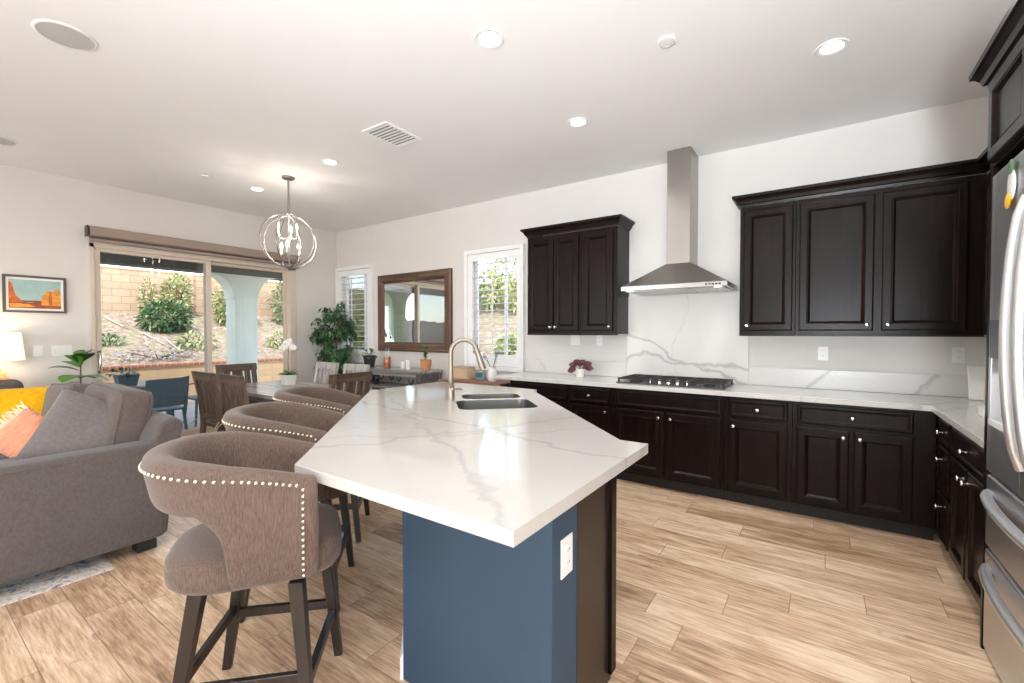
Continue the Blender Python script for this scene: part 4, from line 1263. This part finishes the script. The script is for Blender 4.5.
for sx in (-.03, .03):
    MB().tube([(sx,0,.155),(sx,0,.27),(sx+.012,0,.29),(sx+.02,0,.275)], .003, 6).build('wire_handle', M['nickel'], t)
for x, h, lab in ((-4.83,.105,'shorter white pillar candle on the console table, beside the orange jar'), (-4.72,.13,'taller white pillar candle on the console table, beside the terracotta pot')):
    t = thing('pillar_candle', lab, 'candle', (x, 4.30, .875), 0, 'pillar candles')
    MB().lathe([(.033,.0005),(.035,.004),(.035,h-.004),(.030,h),(.006,h-.004)], n=20).build('wax', M['petal'], t, smooth=True)
    MB().tube([(0,0,h-.005),(0,.002,h+.012)], .0015, 5).build('wick', M['black'], t)
t = thing('potted_succulent', 'bluish green succulent in a terracotta pot at the kitchen end of the console', 'plant', (-4.40, 4.32, .875))
MB().lathe([(.05,.0005),(.062,.03),(.075,.09),(.07,.12),(.076,.125),(.076,.15),(.068,.15),(.064,.13)], n=24).build('pot', M['terracotta'], t, smooth=True)
MB().lathe([(.065,.125),(.065,.13)], n=16).build('soil', M['soil'], t)
rnd = random.Random(6)
mb = MB().tube([(0,0,.128),(.004,0,.22),(-.008,.003,.31)], [.007,.006,.004], 6); mb.build('stem', M['stemg'], t, smooth=True)
for k in range(34):
    z = rnd.uniform(.15,.33); a = rnd.uniform(0,6.28)
    mb = MB(); leaf(mb, (0,0,z), (math.cos(a), math.sin(a), .7), (0,0,1), .07, .032, .3, 0, 3, .1); mb.build('leaf', M['leaf'] if k % 2 else M['shrubC'], t, smooth='all')

# mirror
t = thing('wall_mirror', 'large mirror in a rustic brown wood frame between the two shuttered windows', 'mirror', (-4.937, YB, 1.69))
mw, mh, fwid = 1.532, 1.165, .135
prof = [(0,-.002),(0,-.040),(.02,-.055),(.09,-.045),(.115,-.030),(.135,-.022),(.135,-.004)]
for nm, seg in (('rail', 'b'), ('rail', 't'), ('stile', 'l'), ('stile', 'r')):
    vs = []
    for end in (0, 1):
        for d, y in prof:
            if seg == 'b': p = ((-mw/2+d) if end == 0 else (mw/2-d), y, -mh/2+d)
            if seg == 't': p = ((-mw/2+d) if end == 0 else (mw/2-d), y, mh/2-d)
            if seg == 'l': p = (-mw/2+d, y, (-mh/2+d) if end == 0 else (mh/2-d))
            if seg == 'r': p = (mw/2-d, y, (-mh/2+d) if end == 0 else (mh/2-d))
            vs.append(p)
    m = len(prof)
    MB().add(vs, [(k,(k+1) % m,m+(k+1) % m,m+k) for k in range(m)]+[tuple(range(m)),tuple(range(m,2*m))]).build('frame_'+nm, M['mirrorframe' if nm == 'rail' else 'mirrorframe_z'], t)
MB().box(-mw/2+.12, mw/2-.12, -.018, -.006, -mh/2+.12, mh/2-.12).build('glass', M['mirror'], t)

# sideboard under window 2 with its things
t = thing('sideboard', 'low sideboard with a reddish brown wooden top under the kitchen window', 'sideboard', (-3.42, 4.33, 0))
MB().box(-.56, .42, -.21, .22, .775, .80).build('tabletop', M['redwood'], t, bevel=.004)
MB().box(-.53, .40, -.19, .21, .08, .7745).build('carcass', M['dinwood'], t, bevel=.003)
for k in range(2): MB().rings(-.51+k*.455, -.075+k*.455, .12, .74, [(0,-.190),(0,-.205),(.05,-.205),(.06,-.197)]).build('door', M['dinwood'], t)
for x in (-.49,.36):
    for y in (-.15,.17): MB().box(x-.025,x+.025,y-.025,y+.025,0,.0795).build('leg', M['dinwood'], t)
t = thing('flower_vase', 'white ribbed vase with small purple flowers on the sideboard', 'vase', (-3.27, 4.32, .80))
MB().lathe([(.045,.0005),(.055,.02),(.062,.07),(.055,.12),(.042,.155),(.046,.175),(.040,.175),(.036,.155)], n=24).build('vessel', M['ceramic'], t, smooth=True)
rnd = random.Random(2)
for k in range(7):
    a = rnd.uniform(0,6.28); e = Vector((.10*math.cos(a), .10*math.sin(a), rnd.uniform(.26,.36)))
    st_ = MB().tube([(0,0,.12),(e.x*.4,e.y*.4,.2),e], .002, 5)
    for j in range(3): leaf(st_, Vector((0,0,.12)).lerp(e,.5+.15*j), (math.cos(a+j*2),math.sin(a+j*2),.4), (0,0,1), .05,.014,.2,0,3)
    st_ = st_.build('stem', M['stemg'], t, smooth='all')
    if k < 4:
        mb = MB()
        for j in range(5): mb.ball((e.x+rnd.uniform(-.015,.015), e.y+rnd.uniform(-.015,.015), e.z+rnd.uniform(-.02,.02)), .010, n=6, m=4)
        mb.build('bloom', M['lavender'], st_, smooth='all')
t = thing('desk_clock', 'small teal clock radio on the sideboard next to the white vase', 'clock', (-3.50, 4.38, .80))
rbox(MB(), -.065,.065,-.03,.03,.0005,.10,.01).build('case', M['patiotop'], t)
MB().box(-.052,.052,-.033,-.029,.03,.085).build('screen', plain('teal_screen', srgb(60,110,110), .3), t)
MB().box(-.025,.025,-.01,.01,.1,.108).build('snooze_bar', M['white'], t)
t = thing('wooden_box', 'pale wooden box on the sideboard next to the console table end', 'box', (-3.80, 4.40, .80))
MB().box(-.14,.13,-.08,.08,.0005,.13).build('body', plain('pale_pine', srgb(206,178,148), .6), t, bevel=.004)
MB().box(-.145,.135,-.085,.085,.131,.15).build('lid', plain('pale_pine_lid', srgb(196,168,140), .6), t, bevel=.004)

# ================================================================ LIVING AREA
t = thing('sofa', 'charcoal grey fabric sectional sofa with its arm end towards the kitchen', 'sofa', (-4.6, .70, .0085))
def off(x0,x1,y0,y1): return (x0+4.6, x1+4.6, y0-.70, y1-.70)
def sb(name, x0,x1,y0,y1,z0,z1,r, mat='sofa', par=None, n=4):
    return rbox(MB(), *off(x0,x1,y0,y1), z0, z1, r, n).build(name, M[mat], par or t, smooth=True)
sb('base', -6.25,-3.66,.10,1.02,.085,.30,.03)
sb('arm', -3.655,-3.45,.06,1.09,.075,.685,.035)
arm_line = MB().tube([( -3.452+4.6, .085-.70, .655), (-3.452+4.6, 1.03-.70, .655)], .004, 6); arm_line.build('piping', M['sofa'], t, smooth=True)
bk = MB(); prof = [(.87,.30),(.90,.30),(1.06,.075),(1.09,.30),(1.16,.78),(1.15,.835),(1.10,.85),(1.03,.835),(.97,.70)]
prof = [(.93,.085),(1.10,.085),(1.12,.30),(1.195,.77),(1.190,.815),(1.15,.835),(1.08,.82),(1.02,.70)]
vs = []
for x in (-6.25, -3.60, -3.47):
    for y, z in prof:
        k = .985 if x == -3.47 else 1
        vs.append((x+4.6, y-.70, .085+(z-.085)*k))
m = len(prof)
bk.add(vs, [(i*m+k, i*m+(k+1) % m, (i+1)*m+(k+1) % m, (i+1)*m+k) for i in range(2) for k in range(m)]+[tuple(range(m)),tuple(range(2*m,3*m))])
bk.build('back', M['sofa'], t, smooth=True, bevel=.02, seg=3, angle=50)
sb('back', -6.45,-6.255,-1.3,1.02,.085,.83,.05)
sb('base', -6.25,-5.35,-1.3,.098,.085,.30,.03)
for x0, x1 in ((-4.94,-3.66),(-6.24,-4.945)): sb('seat_cushion', x0,x1,.08,.90,.302,.46,.05)
sb('seat_cushion', -6.24,-5.34,-1.28,.075,.302,.46,.05)
for x, y in ((-3.56,1.0),(-3.56,.13),(-6.2,1.0),(-5.0,.95)):
    MB().box(x+4.6-.05, x+4.6+.05, y-.70-.05, y-.70+.05, .0, .0845).build('foot', M['black'], t)
def cush(name, label, cat, loc, rot, w, h, th, mat, seed, pin=.10, group=None, extra=None):
    o = pillow(w, h, th, 18, pin, seed)
    c_ = o.build(name, M[mat], None, smooth='all', loc=loc, rot=rot)
    tag(c_, label, cat, group); return c_
# loose back cushions
def backcush(loc, rot, w, h, th, label):
    t2 = thing('back_cushion', label, 'cushion', loc, 0, 'grey sofa back cushions'); t2.rotation_euler = rot
    rbox(MB(), -w/2, w/2, -th/2, th/2, -h/2, h/2, .075, 5).build('cushion', M['cushion'], t2, smooth=True)
    for s_ in (-1, 1):
        e = .012
        pts = [(p[0], s_*(th/2-.03), p[1]) for p in rrect(0, 0, w-.03+e, h-.03+e, .07, 6)]
        MB().tube(pts, .005, 6, closed=True).build('piping', M['cushion'], t2, smooth=True)
backcush((-3.99,.955,.755), (R(-10),R(3),R(4)), .62, .54, .22, 'boxy grey sofa back cushion against the sofa back at the kitchen end')
backcush((-5.02,.93,.725), (R(-12),R(-4),0), .80, .50, .22, 'grey sofa back cushion in the middle of the sofa back')
backcush((-6.05,.45,.71), (R(-12),0,R(94)), .76, .50, .22, 'grey sofa back cushion standing along the lamp wall')
cush('throw_pillow', 'large grey throw pillow leaning diagonally behind the coral fringed pillow', 'pillow', (-3.84,.785,.745), (R(-20),R(26),R(64)), .47, .47, .19, 'greypillow', 3)
cush('throw_pillow', 'mustard yellow throw pillow on the sofa in front of the lamp', 'pillow', (-5.40,.70,.70), (R(-14),R(0),R(80)), .60, .50, .18, 'yellow', 5)
t = thing('fringed_pillow', 'small coral striped pillow with cream fringe leaning on the grey throw pillow', 'pillow', (-3.93,.575,.735)); t.rotation_euler = (R(-22),R(44),R(68))
pillow(.34,.27,.12,16,.10,9).build('cushion', M['coral'], t, smooth='all')
rnd = random.Random(5)
for sx in (-1, 1):
    mb = MB()
    for k in range(26):
        z = -.125+.25*k/25; x = sx*.166; y = rnd.uniform(-.02,.02)
        mb.tube([(x*.95,0,z),(x+sx*.02,y*.6,z+rnd.uniform(-.008,.008)),(x+sx*.045,y,z+rnd.uniform(-.02,.02))], [.005,.0045,.003], 5)
    tag(mb.build('fringe', M['fringe'], t), kind='stuff')
rug = tag(MB().box(-6.4,-3.405,-2.2,.815,.0005,.0075).build('area_rug', M['rug'], bevel=.003), 'distressed cream and navy area rug under the sofa', 'rug')
# end table with lamp
t = thing('end_table', 'dark end table behind the sofa carrying the glowing lamp', 'table', (-6.60,.715,0))
MB().box(-.18,.13,-.22,.22,.715,.745).build('tabletop', M['dinwood_x'], t, bevel=.004)
for sx in (-.15,.10):
    for sy in (-.19,.19): MB().box(sx-.02,sx+.02,sy-.02,sy+.02,0,.7145).build('leg', M['dinwood'], t)
t = thing('table_lamp', 'lit table lamp with a white tapered shade and golden woven base', 'lamp', (-6.60,.715,.745))
MB().lathe([(.07,.0005),(.085,.02),(.115,.09),(.105,.18),(.06,.26),(.03,.30),(.015,.32)], n=28).build('base', M['rattan'], t, smooth=True)
MB().tube([(0,0,.32),(0,0,.50)], .006, 8).build('stem', M['nickel'], t)
MB().lathe([(.205,.375),(.182,.645),(.180,.645),(.203,.375)], n=40, cap=False).build('lamp_shade', M['lampshade'], t, smooth=True)
MB().ball((0,0,.53), .03).build('bulb', M['bulb'], t, smooth='all')
lamp('table_lamp_light', 'POINT', (-6.60,.715,1.30), (0,0,0), 3.5, (1,.80,.56), shadow_soft_size=.04)
# fiddle leaf fig
t = thing('fiddle_leaf_fig', 'young fiddle-leaf fig with broad green leaves behind the sofa', 'plant', (-6.50, 1.30, 0))
tree_pot(t, .12, .26, M['ceramic'])
MB().tube([(0,0,.22),(.01,0,.6),(0,.01,1.08)], [.011,.009,.006], 8).build('stem', M['bark'], t, smooth=True)
for k, (a, el, z, Lf) in enumerate([(15,50,1.06,.26),(80,60,1.08,.24),(200,35,1.02,.25),(270,30,.98,.27),(320,10,.93,.26),(60,5,.92,.24),(140,15,.90,.25),(240,0,.86,.26),(20,-8,.84,.24),(110,80,1.09,.18),(300,55,1.05,.22)]):
    d = Vector((math.cos(R(a))*math.cos(R(el)), math.sin(R(a))*math.cos(R(el)), math.sin(R(el))))
    mb = MB(); leaf(mb, (0,0,z), d, (0,0,1), Lf*1.05, .185, .18, 0, 4, .35); mb.build('leaf', M['fiddle'] if k % 3 else M['fiddle_dk'], t, smooth='all')
# picture
t = thing('framed_picture', 'framed desert landscape print with orange rock towers on the lamp wall', 'picture', (XL, 1.033, 1.792), PI/2)
pw, ph_ = .466, .385
mb = MB()
for a,b,c_,d in ((-pw/2,pw/2,ph_/2-.022,ph_/2),(-pw/2,pw/2,-ph_/2,-ph_/2+.022),(-pw/2,-pw/2+.022,-ph_/2+.022,ph_/2-.022),(pw/2-.022,pw/2,-ph_/2+.022,ph_/2-.022)): mb.box(a,b,-.028,-.001,c_,d)
mb.build('frame', plain('grey_brown_frame', srgb(92,82,76), .5), t, bevel=.002)
MB().box(-pw/2+.02,pw/2-.02,-.012,-.002,-ph_/2+.02,ph_/2-.02).build('mat_board', M['white'], t)
SKYC = plain('print_sky', srgb(160,188,186), .6, var=.12, sc=9); RK = plain('print_rock', srgb(196,104,44), .6, var=.25, sc=25); RK2 = plain('print_rock_light', srgb(226,150,60), .6, var=.25, sc=30); RK3 = plain('print_ground', srgb(150,78,44), .6, var=.35, sc=25)
mb = MB(); y = -.0125; ix, iz = pw/2-.042, ph_/2-.045
def pp(poly, mi, dy):
    n = len(poly); mb.add([(a*ix, y-dy, b*iz) for a, b in poly], [tuple(range(n))], mi)
pp([(-1,-1),(1,-1),(1,1),(-1,1)], 0, 0)
pp([(-1,-.45),(1,-.45),(1,-.62),(.2,-.56),(-1,-.6)][::-1], 3, .0002)
pp([(-1,-1),(1,-1),(1,-.58),(.3,-.5),(-.3,-.62),(-.62,-.42),(-1,-.5)], 3, .0004)
pp([(-1,-.6),(-.45,-.58),(-.6,-.35),(-.75,-.1),(-.82,.35),(-.88,.75),(-1,.82)], 1, .0006)
pp([(.22,-.75),(1,-.8),(1,.1),(.92,.42),(.78,.45),(.7,.2),(.55,.3),(.42,.25),(.36,0),(.24,-.05)], 2, .0006)
pp([(.50,-.75),(.66,-.78),(.62,.2),(.53,.24)], 1, .0008)
pp([(-.95,-.95),(.0,-.9),(-.25,-.72),(-.7,-.66),(-1,-.7)], 2, .0008)
mb.build('print', [SKYC, RK, RK2, RK3], t, recalc=False)

# ================================================================ CEILING FITTINGS
def down(x, y, lab, e=42):
    t = thing('recessed_light', lab, 'light', (x, y, ZC), 0, 'recessed ceiling lights')
    MB().lathe([(.060,-.001),(.085,-.001),(.087,-.004),(.083,-.008),(.066,-.006),(.060,-.003)], n=32, cap=False).build('trim_ring', M['trim'], t, smooth=True)
    MB().lathe([(.0595,-.0005),(.0595,-.003),(.02,-.0035)], n=28).build('diffuser', M['candisc'], t)
    lamp('downlight', 'SPOT', (x, y, ZC-.02), (0,0,0), e, (1,.985,.97), spot_size=R(150), spot_blend=.8, shadow_soft_size=.06)
down(-1.593, 2.075, 'lit recessed ceiling light above the island', 14); down(.036, 3.298, 'lit recessed ceiling light nearest the refrigerator')
down(-1.63, 3.301, 'lit recessed ceiling light in front of the range hood'); down(-4.043, 2.667, 'lit recessed ceiling light between the chandelier and the air vent', 10)
down(-5.513, 2.673, 'lit recessed ceiling light behind the chandelier rod, farthest away', 10)
down(.03, .75, 'added unseen recessed fill light over the refrigerator aisle, behind the picture edge', 40); down(-1.6, -.6, 'added unseen recessed fill light behind the camera, between kitchen and sofa', 15)  # two unseen downlights added to brighten the kitchen side
def disc(name, label, cat, x, y, r, h, mat, ring=True):
    t = thing(name, label, cat, (x, y, ZC))
    MB().lathe([(r*.90,-.001),(r,-.001),(r,-h*.6),(r*.95,-h),(r*.90,-h)], n=40, cap=False).build('rim', M['trim'], t, smooth=True)
    MB().lathe([(r*.895,-.0005),(r*.895,-h*.8),(r*.3,-h*.95)], n=40).build('grille', mat, t, smooth=True)
disc('ceiling_speaker', 'round in-ceiling speaker nearest the camera, high above the sofa', 'speaker', -3.567, .685, .135, .008, M['grille'])
disc('ceiling_speaker', 'round in-ceiling speaker by the lamp wall, cut by the picture edge', 'speaker', -5.98, .70, .12, .008, M['grille'])
disc('smoke_detector', 'small white smoke detector on the ceiling between two recessed lights', 'smoke detector', -.753, 2.676, .047, .014, M['trim'])
disc('fire_sprinkler', 'tiny white sprinkler cap on the ceiling before the sliding door', 'sprinkler', -5.521, 2.132, .04, .012, M['trim'])
t = thing('air_vent', 'white rectangular louvred air vent in the ceiling', 'vent', (-3.05, 2.61, ZC))
vx, vy = .155, .20
mb = MB()
for a,b,c_,d in ((-vx,vx,vy-.022,vy),(-vx,vx,-vy,-vy+.022),(-vx,-vx+.022,-vy+.022,vy-.022),(vx-.022,vx,-vy+.022,vy-.022)): mb.box(a,b,c_,d,-.010,-.0005)
mb.build('frame', M['trim'], t, bevel=.002)
MB().box(-vx+.02,vx-.02,-vy+.02,vy-.02,-.003,-.0008).build('back', plain('vent_dark', srgb(120,118,116), .8), t)
for k in range(9):
    yy = -vy+.04+k*.04; MB().bar((-vx+.022,yy,-.007),(vx-.022,yy,-.007),.020,.0025).build('blade', M['trim'], t)
# ================================================================ OUTSIDE
G0 = -.14
struct(MB().box(-11.5, XL-T-.001, -14, 4.8, G0-.1, G0).build('patio_ground', M['concrete']))
struct(MB().box(-11.5, 6, 4.8, 6.7, G0-.1, G0+.02).build('side_ground', M['concrete']))
struct(MB().box(-160, -11.51, -160, -3.2, G0-.4, G0-.05).build('far_ground', plain('dry_field', srgb(186,164,128), 1, var=.15, sc=.3)))
rnd = random.Random(21)
def hz(x, y):
    a = .66 + min(1, max(0, (-11.7-x)/4.3))*1.30 if x < -11.6 else G0-.05
    b = (G0-.05 + min((y-6.6)*.52, 3.4)) if y > 6.6 else G0-.05
    return max(a, b)
nx, ny = 70, 62; x0, x1, y0, y1 = -18.5, 5, -3.2, 16
vs = []; fs = []
for j in range(ny+1):
    for i in range(nx+1):
        x = x0+(x1-x0)*i/nx; y = y0+(y1-y0)*j/ny; z = hz(x, y)
        vs.append((x, y, z + (rnd.uniform(-.05,.05) if z > .7 else 0)))
for j in range(ny):
    for i in range(nx):
        a = j*(nx+1)+i
        if max(vs[k][2] for k in (a, a+1, a+nx+1, a+nx+2)) < G0: continue
        if vs[a][0] > -11.9 and vs[a][1] < 6.2: continue
        fs.append((a, a+1, a+nx+2, a+nx+1))
struct(MB().add(vs, fs).build('hillside', M['mulch'], smooth='all'))
t = thing('retaining_wall', 'low tan block retaining wall with a red brick cap along the patio', 'wall', (-11.6, 5, G0))
MB().box(-.10, .10, -8.2, 11, 0, .80).build('block_course', M['lowblock'], t)
MB().box(-.13, .13, -8.2, 11, .801, .86).build('cap_course', M['cap'], t, bevel=.008)
t = thing('garden_wall', 'tall tan block garden wall at the top of the planted slope', 'wall', (-16.2, 6, 1.5))
MB().box(-.1, .1, -9.1, 10, 0, 1.66).build('block_course', M['block'], t)
MB().box(-.12, .12, -9.1, 10, 1.661, 1.70).build('cap_course', M['lowblock'], t)
MB().box(.101, .16, -.55, -.15, 0, 1.66).build('pilaster', M['block'], t)
# patio cover
t = sroot('patio_cover', (-9.8, 2.6, G0))
MB().box(-.35, 2.81, -7, 3.2, 2.98, 3.10).build('roof_deck', M['beam'], t)
MB().box(-.21, .21, -7, 3.2, 2.68, 2.979).build('beam', M['beam'], t)
def column(y, mat, lap):
    mb = MB().box(-.21, .21, y-.21, y+.21, 0, 2.25)
    c_ = mb.build('column', mat, t, bevel=.01)
    if lap:
        mb = MB()
        for k in range(12): mb.add([(.211,y-.215,.05+k*.18),(.211,y+.215,.05+k*.18),(.226,y+.215,.06+k*.18),(.226,y-.215,.06+k*.18),(.211,y+.215,.22+k*.18),(.211,y-.215,.22+k*.18)], [(0,1,2,3),(3,2,4,5)])
        mb.build('lap_siding', mat, c_)
    poly = [(y-.24, 2.20)] + [(y-.24-.42*(1-math.cos(R(a))), 2.24+.44*math.sin(R(a))) for a in range(10, 91, 10)]
    poly += [(y+.24+.42*(1-math.cos(R(a))), 2.24+.44*math.sin(R(a))) for a in range(90, 9, -10)] + [(y+.24, 2.20)]
    vs = [(x, a, b) for x in (-.20, .20) for a, b in poly]; m = len(poly)
    MB().add(vs, [tuple(range(m)), tuple(range(m, 2*m))] + [(k, (k+1) % m, m+(k+1) % m, m+k) for k in range(m)]).build('arch_capital', mat, c_)
column(4.42-2.6, M['stucco'], False); column(.75-2.6, M['siding'], True)
# shrubs
def shrub(name, label, x, y, rad, n, L, W, mats, seed, z=None, group='shrubs on the slope', cat='shrub'):
    z = hz(x, y) if z is None else z
    t = thing(name, label, cat, (x, y, z-.03), 0, group)
    rn = random.Random(seed); mb = MB()
    for k in range(6):
        a = rn.uniform(0, 6.28); mb.tube([(0,0,0),(rad[0]*.4*math.cos(a), rad[1]*.4*math.sin(a), rad[2]*.8),(rad[0]*.75*math.cos(a), rad[1]*.75*math.sin(a), rad[2]*1.5)], [.02,.014,.006], 5)
    mb.build('stem', M['bark'], t)
    foliage(MB(), (0,0,rad[2]*.95), rad, n, L, W, rn, len(mats), .55, 2).build('foliage', [M[m] for m in mats], t, smooth='all', recalc=False)
    return t
shrub('round_shrub', 'dense dark green round shrub on the slope, seen through the left door pane', -14.3, 4.56, (.52,.56,.40), 1250, .16, .06, ['shrubC','shrubA','leaf2'], 1)
shrub('olive_shrub', 'tall loose olive shrub against the block wall behind the round green shrub', -15.6, 5.25, (.30,.36,.66), 650, .15, .06, ['shrubB','shrubA'], 2)
shrub('olive_shrub', 'thin olive shrub against the block wall, just left of the taller one', -15.6, 4.55, (.18,.20,.55), 260, .14, .05, ['shrubB','shrubA'], 3)
shrub('leafy_shrub', 'bushy green shrub behind the patio column on its near side', -14.9, 6.50, (.5,.55,.70), 1100, .16, .065, ['shrubA','shrubB'], 4)
shrub('leafy_shrub', 'large bushy green shrub at the wall beyond the patio column', -15.0, 8.45, (.6,.7,.85), 1300, .17, .07, ['shrubA','shrubB','shrubC'], 5)
shrub('low_shrub', 'low yellowish shrub low on the slope beside the door mullion', -12.9, 4.72, (.34,.42,.20), 380, .13, .04, ['shrubB','shrubA'], 6)
shrub('low_shrub', 'low green shrub on the slope by the right door jamb', -12.7, 6.75, (.30,.34,.24), 340, .13, .04, ['shrubB','shrubA'], 7)
shrub('low_shrub', 'small green shrub high on the slope at the left door edge', -13.2, 3.15, (.22,.24,.12), 200, .10, .04, ['shrubC','shrubA'], 17)
t = shrub('lavender_patch', 'low purple flowering patch just above the retaining wall', -12.25, 3.75, (.34,.80,.12), 420, .08, .03, ['lavender','shrubB'], 8, None, 'flower patches', 'flowers')
# thin pale irrigation pipes lying on the slope
for k, (a, b) in enumerate([((-15.2,3.55),(-14.4,3.70)),((-13.9,3.95),(-13.0,4.10)),((-13.4,4.25),(-12.5,4.25)),((-13.6,3.9),(-12.9,3.75))]):
    pts = [(a[0]+(b[0]-a[0])*i/6, a[1]+(b[1]-a[1])*i/6) for i in range(7)]
    tag(MB().tube([(x, y, hz(x,y)+.06) for x, y in pts], .014, 6).build('irrigation_pipe', M['pvc']),
        ['pale irrigation pipe highest on the slope', 'long pale irrigation pipe across the middle of the slope', 'pale irrigation pipe low on the slope near the round shrub', 'short pale irrigation pipe just above the purple flowers'][k], 'pipe', 'irrigation pipes')
# hillside planting behind the kitchen and dining windows
rn = random.Random(30)
GL = [('on the slope behind the kitchen window', -5.2, -3.0), ('on the slope behind the dining window', -11.0, -8.2)]
k = 0
POS = [(-8.3,11.0,.55,.85),(-7.2,10.9,.5,.8),(-9.4,11.2,.5,.85),(-8.9,12.5,.6,1.0),(-7.6,12.3,.55,.95),(-5.45,7.35,.30,.36),(-6.1,7.6,.32,.38),(-5.05,7.9,.30,.36),(-5.9,8.5,.34,.36),
       (-9.3,6.95,.42,.8),(-10.4,7.5,.5,1.0),(-11.5,8.3,.5,1.0),(-12.8,9.3,.6,1.1),(-10.9,9.5,.55,1.1),(-9.4,8.3,.45,.7)]
DESC = ['tall olive bush high on the slope seen in the kitchen window, centre', 'tall olive bush high on the slope at the cabinet side of the kitchen window', 'tall olive bush high on the slope at the mirror side of the kitchen window',
        'olive bush at the very top of the kitchen window, mirror side', 'olive bush at the very top of the kitchen window, cabinet side', 'low green bush at the slope foot, middle of the kitchen window',
        'low green bush at the slope foot, mirror side of the kitchen window', 'low green bush at the slope foot, cabinet side of the kitchen window', 'small green bush just above the slope foot in the kitchen window',
        'leafy bush close behind the corner-side louvres of the dining window', 'leafy bush in the middle of the dining window', 'leafy bush at the mirror side of the dining window', 'large bush high in the dining window', 'large bush on the slope between the two windows', 'leafy bush lower on the slope between the two windows']
for (x, y, r_, h_), d in zip(POS, DESC):
    k += 1
    shrub('hillside_bush', d, x, y, (r_, r_*.9, h_*.75), int(420+420*r_), .17, .07, [['shrubB','shrubL'],['shrubA','shrubB','shrubL']][k % 2], 40+k, None, 'bushes behind the windows', 'bush')
# fence and houses that the mirror shows
t = thing('board_fence', 'weathered grey board fence running away from the patio, seen in the mirror', 'fence', (-11.15, -.55, G0))
p0 = Vector((0,0)); dv = Vector((-.02,-1)).normalized()
for k in range(84):
    a = dv*(k*.152); MB().bar((a.x, a.y, 0), (a.x, a.y, 1.95-.0075*k+.02*((k*7) % 3)), .145, .02, up=(dv.x,dv.y,0)).build('board', M['fence'], t)
for z in (.3, 1.1):
    q = dv*12.7; nrm = Vector((-dv.y, dv.x))*.03
    MB().bar((nrm.x, nrm.y, z), (q.x+nrm.x, q.y+nrm.y, z), .04, .09).build('rail', M['fence'], t)
def house(x, y, w, label):
    t = thing('house', label, 'house', (x, y, -.5), R(-45), 'distant houses')
    MB().box(-w/2, w/2, -4, 4, 0, 4.0).build('wall', M['housewall'], t)
    MB().add([(-w/2-.6,-4.6,4.001),(w/2+.6,-4.6,4.001),(w/2+.6,4.6,4.001),(-w/2-.6,4.6,4.001),(-w/4,0,6),(w/4,0,6)], [(0,1,5,4),(1,2,5),(2,3,4,5),(3,0,4),(3,2,1,0)]).build('roof', M['roof'], t)
    for k in range(4):
        MB().box(-w/2+1+k*(w-3.4)/3, -w/2+2.4+k*(w-3.4)/3, 3.99, 4.05, 1.4, 2.8).build('window', M['greywood_dk'], t)
house(-118, -96, 13, 'cream house with brown roof far beyond the fence, nearer the sliding door frame'); house(-108, -127, 12, 'cream house with brown roof far beyond the fence, second from the frame')

# patio furniture
t = thing('patio_table', 'dark blue-grey outdoor dining table on the patio', 'table', (-8.75, 2.15, G0))
MB().box(-.5,.5,-.95,.62,.70,.735).build('tabletop', M['patiotop'], t, bevel=.006)
MB().box(-.46,.46,-.90,.57,.63,.699).build('apron', M['patiodark'], t)
for sx in (-.42,.42):
    for sy in (-.86,.53): MB().box(sx-.035,sx+.035,sy-.035,sy+.035,0,.6995).build('leg', M['patiodark'], t)
def make_pchair():
    t = thing('patio_chair', 'x', 'chair')
    rbox(MB(), -.24,.24,-.22,.24,.43,.46,.01).build('seat', M['patiodark'], t)
    vs = []
    for i in range(9):
        u = -1+2*i/8
        for zz, yy in ((.50,-.22),(.70,-.27),(.90+.015*u*u*u,-.31)):
            for s_ in (0, 1): vs.append((u*.25, yy-.05*(1-u*u)+.018*s_, zz))
    fs = []
    for i in range(8):
        a = i*6; b = a+6
        fs += [(a,a+2,b+2,b),(a+2,a+4,b+4,b+2),(a+1,b+1,b+3,a+3),(a+3,b+3,b+5,a+5),(a+4,a+5,b+5,b+4),(a,b,b+1,a+1)]
    fs += [(0,1,3,2),(2,3,5,4),(48,50,51,49),(50,52,53,51)]
    MB().add(vs, fs).build('backrest', M['patiodark'], t, smooth=True)
    for sx in (-1,1):
        MB().taper((sx*.23,.22,0),(sx*.20,.19,.4295),.026,.034).build('leg', M['patiodark'], t)
        MB().taper((sx*.23,-.27,0),(sx*.21,-.20,.4295),.026,.034).build('leg', M['patiodark'], t)
        MB().bar((sx*.215,-.205,.40),(sx*.225,-.28,.62),.03,.03).build('back_support', M['patiodark'], t)
        MB().tube([(sx*.235,-.27,.66),(sx*.255,-.05,.665),(sx*.25,.16,.65),(sx*.225,.19,.44)], .014, 8).build('armrest', M['patiodark'], t, smooth=True)
    return t
pc = make_pchair()
for k, (x, y, a, lab) in enumerate([(-7.72, 2.38, 90, 'dark blue-grey patio chair with its back to the glass door, centre of the left pane'),
                         (-8.55, 3.25, 180, 'dark blue-grey patio chair at the patio table end behind the door mullion'),
                         (-9.65, 1.75, -90, 'dark blue-grey patio chair on the far side of the patio table')]):
    c_ = pc if k == 0 else copy_tree(pc)
    c_.location = (x, y, G0); c_.rotation_euler = (0,0,R(a)); tag(c_, lab, 'chair', 'patio chairs')
t = thing('patio_planter', 'square dark planter with small dark leaves on the patio table', 'planter', (-8.55, 2.22, G0+.735))
MB().frustum((-.10,.10,-.10,.10), .0005, (-.13,.13,-.13,.13), .17).build('pot', M['patiodark'], t, bevel=.006)
foliage(MB(), (0,-.02,.19), (.14,.18,.04), 60, .08, .035, random.Random(9), 1, .3, 2).build('foliage', [M['leaf2']], t, recalc=False)
